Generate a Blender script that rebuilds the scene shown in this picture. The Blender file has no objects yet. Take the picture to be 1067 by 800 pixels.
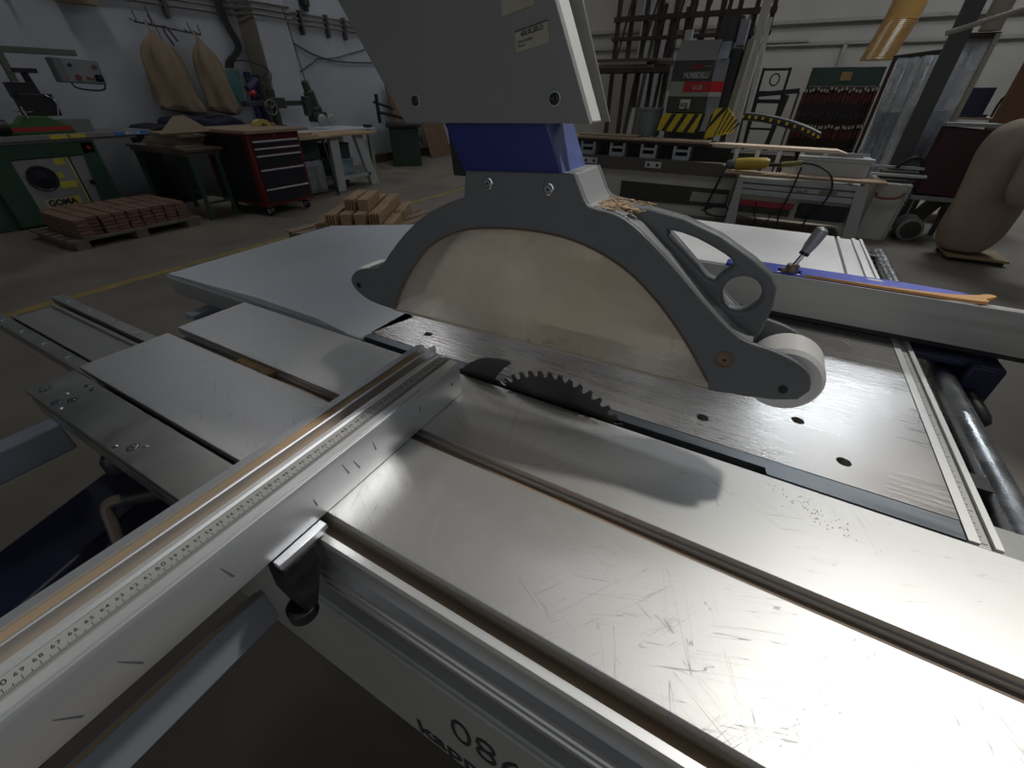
import bpy, bmesh, math, random
from mathutils import Vector, Matrix
random.seed(7)
S = bpy.context.scene
COL = S.collection
PI = math.pi
TT = 0.88                       # height of the saw table above the floor

# ------------------------------------------------------------------ camera
cam_d = bpy.data.cameras.new('camera'); cam = bpy.data.objects.new('camera', cam_d); COL.objects.link(cam)
F = 434.0967
cam_d.sensor_fit = 'HORIZONTAL'; cam_d.sensor_width = 36.0; cam_d.lens = 36.0 * F / 1067.0
cam_d.clip_start = 0.01; cam_d.clip_end = 100
yaw, pit, rol = math.radians(119.07482), math.radians(34.837398), math.radians(0.410475)
fwd = Vector((math.cos(yaw)*math.cos(pit), math.sin(yaw)*math.cos(pit), -math.sin(pit)))
rgt = Vector((math.sin(yaw), -math.cos(yaw), 0)); upv = rgt.cross(fwd)
r2 = rgt*math.cos(rol) + upv*math.sin(rol); u2 = -rgt*math.sin(rol) + upv*math.cos(rol)
M = Matrix((r2, u2, -fwd)).transposed().to_4x4(); M.translation = (0, 0, TT + .388)
cam.matrix_world = M
S.camera = cam

# ------------------------------------------------------------------ light
S.view_settings.view_transform = 'Standard'; S.view_settings.look = 'None'
S.view_settings.gamma = 1.0; S.view_settings.use_curve_mapping = False
S.view_settings.exposure = 0.0
w = bpy.data.worlds.new('world'); S.world = w; w.use_nodes = True
bg = w.node_tree.nodes['Background']; bg.inputs[0].default_value = (.80, .90, 1.0, 1); bg.inputs[1].default_value = .05
SUN = Vector((.40, .43, 1.0)).normalized()
sd = bpy.data.lights.new('sun', 'SUN'); sd.energy = 1.72; sd.angle = math.radians(3.5); sd.color = (1.0, .965, .90)
so = bpy.data.objects.new('sun', sd); COL.objects.link(so); so.rotation_euler = SUN.to_track_quat('Z', 'Y').to_euler()
CEIL = 5.6
def area_light(name, x, y, sx, sy, watts, z=CEIL-.06, color=(.86, .93, 1.0), rot=(0, 0, 0)):
    d = bpy.data.lights.new(name, 'AREA'); d.shape = 'RECTANGLE'; d.size = sx; d.size_y = sy; d.energy = watts; d.color = color
    o = bpy.data.objects.new(name, d); COL.objects.link(o); o.location = (x, y, z); o.rotation_euler = rot
    return o
# unseen skylight openings, outlines shaped to place the sun: (x0, x1, y0, y1)
SKY = [(1.30, 3.6, 1.2, 2.62), (1.25, 3.1, 7.95, 9.5), (1.93, 3.6, 2.62, 3.18), (1.52, 3.6, 3.18, 4.5)]
area_light('skylight_daylight', 2.7, 2.85, 1.8, 3.2, 26, z=CEIL+.3)
area_light('skylight_daylight', 2.2, 8.8, 1.8, 1.35, 200, z=CEIL+.3)
# unseen area lights added under the roof to raise the ambient light
for x_, y_, p_ in ((-6.0, 2.5, 18), (-6.0, 6.5, 18), (-6.0, 10.5, 18), (-1.5, 11.0, 22), (3.5, 11.0, 22), (-.6, 3.4, 12)): area_light('roof_fill', x_, y_, 1.5, .35, p_, z=CEIL-.35, color=(.95, .96, 1.0))
# unseen fill light added behind the camera to brighten upright faces
area_light('rear_fill', 1.0, -4.9, 7.0, 3.4, 32, z=2.2, color=(.92, .96, 1.0), rot=(PI/2, 0, 0))

# ------------------------------------------------------------------ materials
MATS = {}
def mat(name, col, rough=.5, metal=0.0, var=0.0, scale=(8, 8, 8), bump=0.0, col2=None, rvar=0.0, spec=.5, detail=6.0, bscale=None):
    if name in MATS: return MATS[name]
    m = bpy.data.materials.new(name); m.use_nodes = True; MATS[name] = m
    nt = m.node_tree; N = nt.nodes; L = nt.links; p = N['Principled BSDF']
    p.inputs['Base Color'].default_value = (*col, 1); p.inputs['Roughness'].default_value = rough; p.inputs['Metallic'].default_value = metal
    p.inputs['Specular IOR Level'].default_value = spec
    if var or col2 or rvar or bump:
        tc = N.new('ShaderNodeTexCoord'); mp = N.new('ShaderNodeMapping'); mp.inputs['Scale'].default_value = scale
        L.new(tc.outputs['Object'], mp.inputs[0])
        nz = N.new('ShaderNodeTexNoise'); nz.inputs['Detail'].default_value = detail; nz.inputs['Scale'].default_value = 1.0
        L.new(mp.outputs[0], nz.inputs['Vector'])
        if var or col2:
            cr = N.new('ShaderNodeValToRGB'); c2 = col2 or tuple(max(0, c*(1-var)) for c in col); c1 = col if col2 else tuple(min(1, c*(1+var)) for c in col)
            cr.color_ramp.elements[0].position = .3; cr.color_ramp.elements[1].position = .7
            cr.color_ramp.elements[0].color = (*c2, 1); cr.color_ramp.elements[1].color = (*c1, 1)
            L.new(nz.outputs[0], cr.inputs[0]); L.new(cr.outputs[0], p.inputs['Base Color'])
        if rvar:
            mr = N.new('ShaderNodeMapRange'); mr.inputs[1].default_value = .3; mr.inputs[2].default_value = .7
            mr.inputs[3].default_value = rough-rvar; mr.inputs[4].default_value = rough+rvar
            L.new(nz.outputs[0], mr.inputs[0]); L.new(mr.outputs[0], p.inputs['Roughness'])
        if bump:
            src = nz
            if bscale:
                mp2 = N.new('ShaderNodeMapping'); mp2.inputs['Scale'].default_value = bscale; L.new(tc.outputs['Object'], mp2.inputs[0])
                src = N.new('ShaderNodeTexNoise'); src.inputs['Detail'].default_value = 5; src.inputs['Scale'].default_value = 1.0; L.new(mp2.outputs[0], src.inputs['Vector'])
            b = N.new('ShaderNodeBump'); b.inputs['Strength'].default_value = bump; b.inputs['Distance'].default_value = .01
            L.new(src.outputs[0], b.inputs['Height']); L.new(b.outputs[0], p.inputs['Normal'])
    return m

def scratched(name, col, rough, metal, streak, scr=.5, patch=.12, fine_amp=.2, bump=.05):
    """worn sheet metal: fine streaks, thin random scratches, smudged patches"""
    m = bpy.data.materials.new(name); m.use_nodes = True; MATS[name] = m
    nt = m.node_tree; N = nt.nodes; L = nt.links; p = N['Principled BSDF']
    p.inputs['Metallic'].default_value = metal
    tc = N.new('ShaderNodeTexCoord')
    def noise(scale, rot=0, detail=4, dist=0.0):
        m0 = N.new('ShaderNodeMapping'); m0.inputs['Rotation'].default_value = (0, 0, rot); L.new(tc.outputs['Object'], m0.inputs[0])
        mp = N.new('ShaderNodeMapping'); mp.inputs['Scale'].default_value = scale; L.new(m0.outputs[0], mp.inputs[0])
        n = N.new('ShaderNodeTexNoise'); n.inputs['Scale'].default_value = 1; n.inputs['Detail'].default_value = detail
        n.inputs['Distortion'].default_value = dist
        L.new(mp.outputs[0], n.inputs['Vector']); return n.outputs[0]
    def math_(op, a, b=None, v=None):
        n = N.new('ShaderNodeMath'); n.operation = op; L.new(a, n.inputs[0])
        if b is not None: L.new(b, n.inputs[1])
        elif v is not None: n.inputs[1].default_value = v
        return n.outputs[0]
    fine = noise(streak, 0, 3); big = noise((5, 5, 5), 0, 5)
    tot = None
    for rot, sc in ((.5, (3, 90, 1)), (2.2, (4, 120, 1)), (1.2, (2.5, 70, 1)), (-.35, (3, 100, 1))):
        n = noise(sc, rot, 2, .4)
        d = math_('ABSOLUTE', math_('SUBTRACT', n, v=.5))
        line = math_('LESS_THAN', d, v=.004)
        mask = math_('GREATER_THAN', noise((9, 9, 9), rot*3, 2), v=.56)
        s = math_('MULTIPLY', line, mask)
        tot = s if tot is None else math_('MAXIMUM', tot, s)
    # roughness = rough + (fine-.5)*.12 + (big-.5)*patch*2
    r = math_('ADD', math_('MULTIPLY', math_('SUBTRACT', fine, v=.5), v=fine_amp), v=rough)
    r = math_('ADD', r, math_('MULTIPLY', math_('SUBTRACT', big, v=.5), v=patch*2))
    r = math_('ADD', r, math_('MULTIPLY', tot, v=.12)); L.new(r, p.inputs['Roughness'])
    mx = N.new('ShaderNodeMix'); mx.data_type = 'RGBA'
    mx.inputs[6].default_value = (*[c*.86 for c in col], 1); mx.inputs[7].default_value = (*[min(1, c*1.06) for c in col], 1)
    L.new(big, mx.inputs[0])
    mx2 = N.new('ShaderNodeMix'); mx2.data_type = 'RGBA'; mx2.inputs[7].default_value = (*[c*.62 for c in col], 1)
    L.new(math_('MULTIPLY', tot, v=scr), mx2.inputs[0]); L.new(mx.outputs[2], mx2.inputs[6]); L.new(mx2.outputs[2], p.inputs['Base Color'])
    b = N.new('ShaderNodeBump'); b.inputs['Strength'].default_value = bump; b.inputs['Distance'].default_value = .003
    L.new(math_('ADD', fine, tot), b.inputs['Height']); L.new(b.outputs[0], p.inputs['Normal'])
    return m

ALU = scratched('worn_aluminium', (.60, .60, .59), .44, .80, (150, 220, 40), scr=.40, patch=.10, fine_amp=.06, bump=.008)
CAST = scratched('ground_steel', (.55, .53, .51), .29, .88, (6, 300, 10), scr=0, patch=.16, fine_amp=.20, bump=.012)
EXTM = scratched('pale_sheet', (.68, .71, .74), .42, .45, (10, 120, 10), scr=.2, patch=.06)
WHT = scratched('anodised_sheet', (.86, .86, .86), .40, .25, (160, 10, 10), scr=.2, patch=.06)
PROF = mat('anodised_profile', (.74, .76, .80), .36, .72, var=.02, scale=(60, 4, 60), rvar=.02)
PROFX = mat('anodised_rail', (.74, .75, .76), .36, .75, var=.05, scale=(4, 60, 60), rvar=.06)
LIP = mat('bare_aluminium', (.84, .85, .86), .40, .5, rvar=.05, scale=(5, 60, 60))
DUSTY = mat('dusty_channel', (.52, .36, .20), .8, .05, col2=(.30, .25, .19), scale=(9, 3, 9), bump=.1)
DUSTX = mat('dusty_groove', (.52, .38, .26), .75, .1, col2=(.30, .24, .20), scale=(3, 40, 30), bump=.1)
RULER = mat('ruler_strip', (.50, .50, .48), .5, .2, var=.04, scale=(50, 9, 50))
INK = mat('black_ink', (.02, .02, .022), .55)
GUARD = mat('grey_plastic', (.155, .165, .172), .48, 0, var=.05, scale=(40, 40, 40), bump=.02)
ARM = mat('grey_painted_steel', (.23, .23, .22), .42, 0, var=.05, scale=(12, 12, 12))
ARMW = mat('light_painted_steel', (.72, .71, .69), .45, 0, var=.03, scale=(9, 9, 9))
BLUE = mat('blue_paint', (.018, .025, .19), .42, 0, var=.1, scale=(20, 20, 20))
NAVY = mat('navy_paint', (.012, .015, .05), .45, 0, var=.1, scale=(10, 10, 10))
BLACK = mat('black_plastic', (.014, .014, .015), .45, 0, var=.2, scale=(60, 60, 60), bump=.05)
BLADE = mat('blade_steel', (.13, .12, .115), .38, .8, var=.25, scale=(20, 20, 20), rvar=.1)
STEEL = mat('bright_steel', (.58, .60, .62), .26, 1.0, rvar=.06, scale=(30, 30, 30))
DSTEEL = mat('oily_steel', (.34, .34, .32), .36, .85, var=.12, scale=(30, 8, 30), rvar=.08)
STRIP = mat('blued_strip', (.19, .21, .23), .34, .85, var=.08, scale=(4, 60, 9), rvar=.06)
NYLON = mat('white_nylon', (.80, .79, .76), .42, 0, var=.04, scale=(20, 20, 20))
GREYP = mat('grey_blue_paint', (.40, .44, .50), .45, .1, var=.04, scale=(9, 9, 9))
COVER = mat('olive_grey_cover', (.42, .43, .40), .45, .1, var=.06, scale=(9, 9, 9))
SAWD = mat('sawdust', (.52, .38, .24), .95, col2=(.38, .26, .15), scale=(300, 300, 300))
CHROME = mat('chrome', (.8, .8, .8), .15, 1.0)

def poly_mat(name, col, fac_t, stain=None):
    m = bpy.data.materials.new(name); m.use_nodes = True; nt = m.node_tree; N = nt.nodes; L = nt.links
    p = N['Principled BSDF']; p.inputs['Base Color'].default_value = (*col, 1); p.inputs['Roughness'].default_value = .32
    tl = N.new('ShaderNodeBsdfTranslucent'); tl.inputs[0].default_value = (*col, 1)
    tr = N.new('ShaderNodeBsdfTransparent'); tr.inputs[0].default_value = (.96, .95, .92, 1)
    tc = N.new('ShaderNodeTexCoord'); nz = N.new('ShaderNodeTexNoise'); nz.inputs['Scale'].default_value = 7; nz.inputs['Detail'].default_value = 5
    L.new(tc.outputs['Object'], nz.inputs['Vector'])
    if stain:
        n2 = N.new('ShaderNodeTexNoise'); n2.inputs['Scale'].default_value = 3.2; n2.inputs['Detail'].default_value = 2; L.new(tc.outputs['Object'], n2.inputs['Vector'])
        cr = N.new('ShaderNodeValToRGB'); cr.color_ramp.elements[0].position = .38; cr.color_ramp.elements[1].position = .62
        cr.color_ramp.elements[0].color = (*col, 1); cr.color_ramp.elements[1].color = (*stain, 1)
        L.new(n2.outputs[0], cr.inputs[0]); L.new(cr.outputs[0], p.inputs['Base Color']); L.new(cr.outputs[0], tl.inputs[0])
    mr = N.new('ShaderNodeMapRange'); mr.inputs[1].default_value = .3; mr.inputs[2].default_value = .7; mr.inputs[3].default_value = fac_t-.20; mr.inputs[4].default_value = fac_t+.20
    L.new(nz.outputs[0], mr.inputs[0])
    a = N.new('ShaderNodeMixShader'); a.inputs[0].default_value = .65; L.new(p.outputs[0], a.inputs[1]); L.new(tl.outputs[0], a.inputs[2])
    b = N.new('ShaderNodeMixShader'); L.new(mr.outputs[0], b.inputs[0]); L.new(a.outputs[0], b.inputs[1]); L.new(tr.outputs[0], b.inputs[2])
    L.new(b.outputs[0], N['Material Output'].inputs[0]); return m
POLY = poly_mat('dusty_polycarbonate', (.80, .76, .71), .62, (.80, .70, .50))
FILM = poly_mat('clear_plastic_sheet', (.30, .32, .35), .50)

# ------------------------------------------------------------------ mesh helpers
class B:
    def __init__(s): s.bm = bmesh.new()
    def quad(s, pts):
        s.bm.faces.new([s.bm.verts.new(p) for p in pts]); return s
    def box(s, x0, x1, y0, y1, z0, z1, mtx=None):
        v = [Vector((x, y, z)) for z in (z0, z1) for y in (y0, y1) for x in (x0, x1)]
        if mtx is not None: v = [mtx @ p for p in v]
        v = [s.bm.verts.new(p) for p in v]
        for f in ((0, 2, 3, 1), (4, 5, 7, 6), (0, 1, 5, 4), (2, 6, 7, 3), (0, 4, 6, 2), (1, 3, 7, 5)): s.bm.faces.new([v[i] for i in f])
        return s
    def bar(s, a, b, wd, ht=None, up=(0, 0, 1)):
        a, b = Vector(a), Vector(b); ht = ht or wd; d = b-a; L = d.length; z = d.normalized()
        u = Vector(up)
        if abs(u.dot(z)) > .98: u = Vector((1, 0, 0))
        x = u.cross(z).normalized(); y = z.cross(x)
        m = Matrix((x, y, z)).transposed().to_4x4(); m.translation = a
        return s.box(-wd/2, wd/2, -ht/2, ht/2, 0, L, m)
    def cyl(s, a, b, r, r2=None, n=20, caps=True):
        a, b = Vector(a), Vector(b); r2 = r if r2 is None else r2; z = (b-a).normalized()
        u = Vector((0, 0, 1)) if abs(z.z) < .9 else Vector((1, 0, 0)); x = u.cross(z).normalized(); y = z.cross(x)
        va, vb = [], []
        for i in range(n):
            t = 2*PI*i/n; d = x*math.cos(t)+y*math.sin(t); va.append(s.bm.verts.new(a+d*r)); vb.append(s.bm.verts.new(b+d*r2))
        for i in range(n): s.bm.faces.new((va[i], va[(i+1) % n], vb[(i+1) % n], vb[i]))
        if caps: s.bm.faces.new(va[::-1]); s.bm.faces.new(vb)
        return s
    def tube(s, pts, r, n=8, smooth=0):
        pts = [Vector(p) for p in pts]
        for _ in range(smooth):
            q = [pts[0]]
            for a, b in zip(pts, pts[1:]): q += [a*.75+b*.25, a*.25+b*.75]
            pts = q+[pts[-1]]
        rings = []; px = None
        for i, p in enumerate(pts):
            d = (pts[min(i+1, len(pts)-1)]-pts[max(i-1, 0)]).normalized()
            if px is None:
                u = Vector((0, 0, 1)) if abs(d.z) < .9 else Vector((1, 0, 0)); px = u.cross(d).normalized()
            px = (px-d*px.dot(d)).normalized(); y = d.cross(px)
            rr = r[i*len(r)//len(pts)] if isinstance(r, (list, tuple)) else r
            rings.append([s.bm.verts.new(p+(px*math.cos(2*PI*k/n)+y*math.sin(2*PI*k/n))*rr) for k in range(n)])
        for A, C in zip(rings, rings[1:]):
            for k in range(n): s.bm.faces.new((A[k], A[(k+1) % n], C[(k+1) % n], C[k]))
        s.bm.faces.new(rings[0][::-1]); s.bm.faces.new(rings[-1]); return s
    def lathe(s, o, ax, prof, n=24):
        """prof: (distance along axis, radius)"""
        o = Vector(o); z = Vector(ax).normalized(); u = Vector((0, 0, 1)) if abs(z.z) < .9 else Vector((1, 0, 0)); x = u.cross(z).normalized(); y = z.cross(x)
        R = [[s.bm.verts.new(o+z*d+(x*math.cos(2*PI*k/n)+y*math.sin(2*PI*k/n))*max(r, 1e-4)) for k in range(n)] for d, r in prof]
        for A, C in zip(R, R[1:]):
            for k in range(n): s.bm.faces.new((A[k], A[(k+1) % n], C[(k+1) % n], C[k]))
        s.bm.faces.new(R[0][::-1]); s.bm.faces.new(R[-1]); return s
    def prism(s, pts, d0, d1, ax='y'):
        """polygon swept along an axis; pts are the other two coordinates in order"""
        def P(a, b, d): return {'x': (d, a, b), 'y': (a, d, b), 'z': (a, b, d)}[ax]
        A = [s.bm.verts.new(P(a, b, d0)) for a, b in pts]; C = [s.bm.verts.new(P(a, b, d1)) for a, b in pts]
        n = len(pts)
        for i in range(n): s.bm.faces.new((A[i], A[(i+1) % n], C[(i+1) % n], C[i]))
        s.bm.faces.new(A[::-1]); s.bm.faces.new(C); return s
    def sphere(s, c, r, n=14, sc=(1, 1, 1)):
        m = Matrix.Translation(c) @ Matrix.Diagonal((*[r*k for k in sc], 1)); bmesh.ops.create_uvsphere(s.bm, u_segments=n, v_segments=n//2+1, radius=1, matrix=m); return s
    def mesh(s, me):
        s.bm.from_mesh(me); bpy.data.meshes.remove(me); return s
    def obj(s, name, m, parent=None, bevel=0.0, seg=2, smooth=.6, world=None, label=None):
        bmesh.ops.recalc_face_normals(s.bm, faces=s.bm.faces)
        me = bpy.data.meshes.new(name)
        off = Vector(world) if world is not None else Vector((0, 0, 0))
        q = parent
        while q is not None: off += q.location; q = q.parent
        if off.length: bmesh.ops.translate(s.bm, verts=s.bm.verts, vec=-off)
        s.bm.to_mesh(me); s.bm.free(); me.materials.append(m)
        if smooth: me.shade_smooth(); me.set_sharp_from_angle(angle=smooth)
        o = bpy.data.objects.new(name, me); COL.objects.link(o)
        if world is not None: o.location = world
        if parent: o.parent = parent
        if label: o['label'] = label
        if bevel:
            md = o.modifiers.new('bevel', 'BEVEL'); md.width = bevel; md.segments = seg; md.limit_method = 'ANGLE'; md.angle_limit = .7
        return o

def thing(name, label, cat, loc, group=None):
    o = bpy.data.objects.new(name, None); COL.objects.link(o); o.location = loc; o.empty_display_size = .1
    o['label'] = label; o['category'] = cat
    if group: o['group'] = group
    return o
def tag(o, label, cat, group=None, kind=None):
    o['label'] = label; o['category'] = cat
    if group: o['group'] = group
    if kind: o['kind'] = kind
    return o
def struct(b, name, m, bevel=0):
    o = b.obj(name, m, bevel=bevel); o['kind'] = 'structure'; return o
def dup(root, loc, rotz=None, label=None):
    r = root.copy(); COL.objects.link(r); r.location = loc
    if rotz is not None: r.rotation_euler = (0, 0, rotz)
    if label: r['label'] = label
    for ch in list(root.children):
        c = ch.copy(); COL.objects.link(c); c.parent = r
        for g in ch.children:
            d = g.copy(); COL.objects.link(d); d.parent = c
    return r
_dg = lambda: bpy.context.evaluated_depsgraph_get()
def from_curve(cu, mtx):
    o = bpy.data.objects.new('t', cu); COL.objects.link(o); bpy.context.view_layer.update()
    me = bpy.data.meshes.new_from_object(o.evaluated_get(_dg())); bpy.data.objects.remove(o); bpy.data.curves.remove(cu)
    me.transform(mtx); return me
AX = {'y': Matrix(((1, 0, 0, 0), (0, 0, -1, 0), (0, 1, 0, 0), (0, 0, 0, 1))), 'z': Matrix.Identity(4),
      'x': Matrix(((0, 0, 1, 0), (1, 0, 0, 0), (0, 1, 0, 0), (0, 0, 0, 1)))}
def plate(outlines, d0, d1, ax='z', bev=0.0):
    """filled outline with holes (first = outer), thickness d0..d1 along ax, rounded rim"""
    cu = bpy.data.curves.new('p', 'CURVE'); cu.dimensions = '2D'; cu.fill_mode = 'BOTH'
    cu.extrude = max(abs(d1-d0)/2-bev, 1e-5); cu.bevel_depth = bev; cu.bevel_resolution = 2; cu.offset = -bev
    for pts in outlines:
        sp = cu.splines.new('POLY'); sp.points.add(len(pts)-1); sp.use_cyclic_u = True
        for q, (a, b) in zip(sp.points, pts): q.co = (a, b, 0, 1)
    m = AX[ax].copy(); c = (d0+d1)/2
    m = Matrix.Translation({'x': (c, 0, 0), 'y': (0, c, 0), 'z': (0, 0, c)}[ax]) @ m
    return from_curve(cu, m)
def circ(cx, cy, r, n=24): return [(cx+r*math.cos(2*PI*i/n), cy+r*math.sin(2*PI*i/n)) for i in range(n)]
def smooth_poly(pts, it=2, closed=True):
    for _ in range(it):
        q = []; n = len(pts)
        for i in range(n if closed else n-1):
            a, b = pts[i], pts[(i+1) % n]; q += [(a[0]*.75+b[0]*.25, a[1]*.75+b[1]*.25), (a[0]*.25+b[0]*.75, a[1]*.25+b[1]*.75)]
        pts = q if closed else [pts[0]]+q+[pts[-1]]
    return pts
def text(body, o, right, up, size, ext=.0003, bold=0.0, align='LEFT', sx=1.0):
    cu = bpy.data.curves.new('t', 'FONT'); cu.body = body; cu.size = size; cu.extrude = ext; cu.offset = bold; cu.align_x = align; cu.resolution_u = 3
    r, u = Vector(right), Vector(up); n = r.normalized().cross(u.normalized())
    m = Matrix((r*sx, u, n)).transposed().to_4x4(); m.translation = Vector(o)
    return from_curve(cu, m)

Z = lambda z: TT+z

# ------------------------------------------------------------------ the hall
CONC = mat('concrete_floor', (.25, .215, .17), .60, 0, col2=(.15, .13, .105), scale=(1.6, 1.6, 1.6), bump=.05, rvar=.1, detail=9)
WALL = mat('dirty_white_wall', (.50, .53, .57), .85, 0, col2=(.40, .42, .44), scale=(.9, .9, .9), bump=.05, detail=8)
FARW = mat('beige_block_wall', (.42, .40, .36), .85, 0, col2=(.35, .335, .30), scale=(.9, .9, .9), detail=8)
WTRIM = mat('wall_course', (.30, .29, .265), .85, 0, var=.05)
ROOF = mat('roof_sheet', (.22, .22, .22), .7)
struct(B().box(-8.2, 9, -5, 13.5, -.2, 0), 'floor', CONC)
struct(B().box(-8.05, -7.75, -5, 13.2, 0, CEIL), 'wall_left', WALL)
struct(B().box(-8.05, 9, 12.9, 13.2, 0, CEIL), 'wall_back', FARW)
struct(B().mesh(plate([[(-8.2, -5), (9, -5), (9, 13.5), (-8.2, 13.5)]]+[[(1.30, 1.2), (1.30, 2.62), (1.93, 2.62), (1.93, 3.18), (1.52, 3.18), (1.52, 4.5), (3.6, 4.5), (3.6, 1.2)]]+[[(a, c), (a, d), (b, d), (b, c)] for a, b, c, d in SKY[1:2]], CEIL, CEIL+.15)), 'ceiling', ROOF)  # stepped opening shaped to keep sun off the table under the guard
for k, (a, b, c, d) in enumerate([(1.30, 3.6, 1.2, 4.5), SKY[1]]):
    g = B(); n = int((b-a)/.55)
    for i in range(1, n): x = a+(b-a)*i/n; g.box(x-.025, x+.025, c, d, CEIL+.02, CEIL+.1)
    for i in range(1, 4): y = c+(d-c)*i/4; g.box(a, b, y-.03, y+.03, CEIL+.02, CEIL+.1)
    struct(g, 'window_%d' % (k+1), ROOF)  # unseen glazing bars added to break the sunlight into soft dapples
# left wall pilaster, its flank shade painted brown; courses on the far wall
struct(B().box(-7.75, -7.36, 5.25, 5.85, 0, CEIL), 'trim_1', mat('shaded_flank', (.25, .225, .18), .85, 0, col2=(.19, .17, .135), scale=(2, 2, 1)))
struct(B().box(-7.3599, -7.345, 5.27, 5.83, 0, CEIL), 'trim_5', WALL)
t = B().box(-8, 9, 12.82, 12.9, 2.50, 2.56).box(-8, -.1, 12.84, 12.9, 2.18, 2.24).box(-1.05, 9, 12.84, 12.9, 2.14, 2.20).box(.55, .62, 12.84, 12.9, 0, 2.15)
struct(t, 'trim_2', WTRIM)
struct(B().box(-7.75, -7.66, 7.4, 12.8, 0, .16), 'baseboard_left', mat('brown_board', (.11, .07, .05), .7))
YEL = mat('yellow_floor_paint', (.42, .30, .08), .7, 0, col2=(.22, .18, .09), scale=(6, 6, 6), detail=9)
struct(B().box(-4.35, -4.25, -4, 12, 0, .002), 'trim_3', YEL)
YEL2 = mat('worn_floor_paint', (.22, .19, .12), .7, 0, col2=(.15, .13, .10), scale=(6, 6, 6), detail=9)
struct(B().bar((-4.85, 4.2, .001), (-5.6, 8.4, .001), .09, .002, up=(0, 0, 1)), 'trim_4', YEL2)

# ================================================================== PANEL SAW
saw = thing('panel_saw', 'sliding table panel saw with ground steel table and raised dark circular blade', 'table saw', (-.2, .75, 0))
holes = [circ(.014, .551, .0085), circ(.136, .613, .0085), circ(.188, .547, .0085), circ(-.498, .555, .0085), circ(-.17, .53, .004)]
B().mesh(plate([[(-.60, .5035), (.2935, .5035), (.2935, 1.12), (-.60, 1.12)]]+holes, Z(-.02), Z(0))).obj('cast_table', CAST, saw)
rim = B().box(-.60, .2935, .506, .53, Z(-.06), Z(-.0205)).box(-.60, .2935, 1.09, 1.118, Z(-.06), Z(-.0205)).box(-.6, -.575, .506, 1.118, Z(-.06), Z(-.0205)).box(.268, .2935, .506, 1.118, Z(-.06), Z(-.0205))
rim.obj('table_rib', DSTEEL, saw)
B().box(-.58, .27, .53, 1.09, Z(-.034), Z(-.0215)).obj('table_underside', DSTEEL, saw)
# strip beside the blade slot
B().prism([(-.60, .5025), (-.60, .4855), (.10, .4855), (.102, .4745), (.2935, .4745), (.2935, .5025)], Z(-.012), Z(-.0005), 'z').obj('slot_insert', STRIP, saw)
B().box(-.6, .12, .4735, .4850, Z(-.05), Z(-.020)).obj('slot_lip', BLACK, saw)
# rear extension table
q = [(-1.295, .476), (-.602, .476), (-.568, .60), (-.60, .62), (-.60, 1.27), (-1.06, 1.20), (-1.315, 1.03)]
ext = B().mesh(plate([q], Z(-.012), Z(0), bev=.004)).obj('extension_table', EXTM, saw)
B().prism([(-1.293, .477), (-.605, .477), (-.605, .49), (-1.28, .49), (-1.30, 1.03), (-1.06, 1.185), (-.62, 1.25), (-.62, 1.262), (-1.06, 1.197), (-1.313, 1.03)], Z(-.052), Z(-.010), 'z').obj('extension_skirt', mat('skirt_grey', (.33, .33, .32), .5, .3, var=.05), saw, bevel=.002)
B().prism([(-1.29, .478), (-.64, .478), (-.74, .492), (-.95, .497), (-1.12, .487), (-1.23, .483)], Z(.0), Z(.0012), 'z').obj('worn_edge', mat('worn_edge_grey', (.24, .26, .26), .5, .5, var=.1), ext)
B().bar((-1.16, .60, Z(-.06)), (-1.16, 1.15, Z(-.06)), .05, .02).bar((-1.15, .43, Z(-.068)), (-1.15, .62, Z(-.068)), .035, .012).obj('extension_bracket', GREYP, saw)
# side table beyond the rip fence
B().mesh(plate([[(-.62, 1.125), (.247, 1.125), (.247, 1.79), (-.62, 1.79)]], Z(-.03), Z(0), bev=.002)).obj('side_table', WHT, saw)
# front rail with scale, round bar
fr = B().box(.2945, .3045, .4745, 1.79, Z(-.035), Z(.001)).box(.3045, .3165, .4745, 1.79, Z(-.035), Z(-.003)).box(.3165, .3235, .4745, 1.79, Z(-.035), Z(.001)).box(.2535, .262, 1.13, 1.79, Z(-.02), Z(.001)).box(.262, .2945, 1.13, 1.79, Z(-.02), Z(-.004)).obj('fence_rail', mat('rail_aluminium', (.70, .70, .68), .42, .55, var=.04, scale=(60, 5, 9)), saw)
sc = B().quad([(.3050, .476, Z(-.0028)), (.3160, .476, Z(-.0028)), (.3160, .95, Z(-.0028)), (.3050, .95, Z(-.0028))]).obj('rail_scale', mat('rail_scale_face', (.42, .42, .40), .5, .3, var=.06), fr)
mk = B()
for i in range(0, 460, 5):
    y = .48+i*.001; ln = .007 if i % 50 == 0 else (.0045 if i % 10 == 0 else .003)
    mk.box(.3055, .3055+ln, y-.0003, y+.0003, Z(-.0027), Z(-.0024))
mk.obj('scale_marks', INK, fr)
B().cyl((.383, .49, Z(-.046)), (.383, 1.80, Z(-.046)), .0225, n=28).obj('round_bar', STEEL, saw)
for y in (.62, 1.72): B().box(.324, .37, y, y+.03, Z(-.06), Z(-.03)).obj('bar_bracket', BLACK, saw)
B().box(.3245, .44, .47, .545, Z(-.09), Z(-.024)).obj('rail_end_plate', COVER, saw, bevel=.002)
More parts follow.
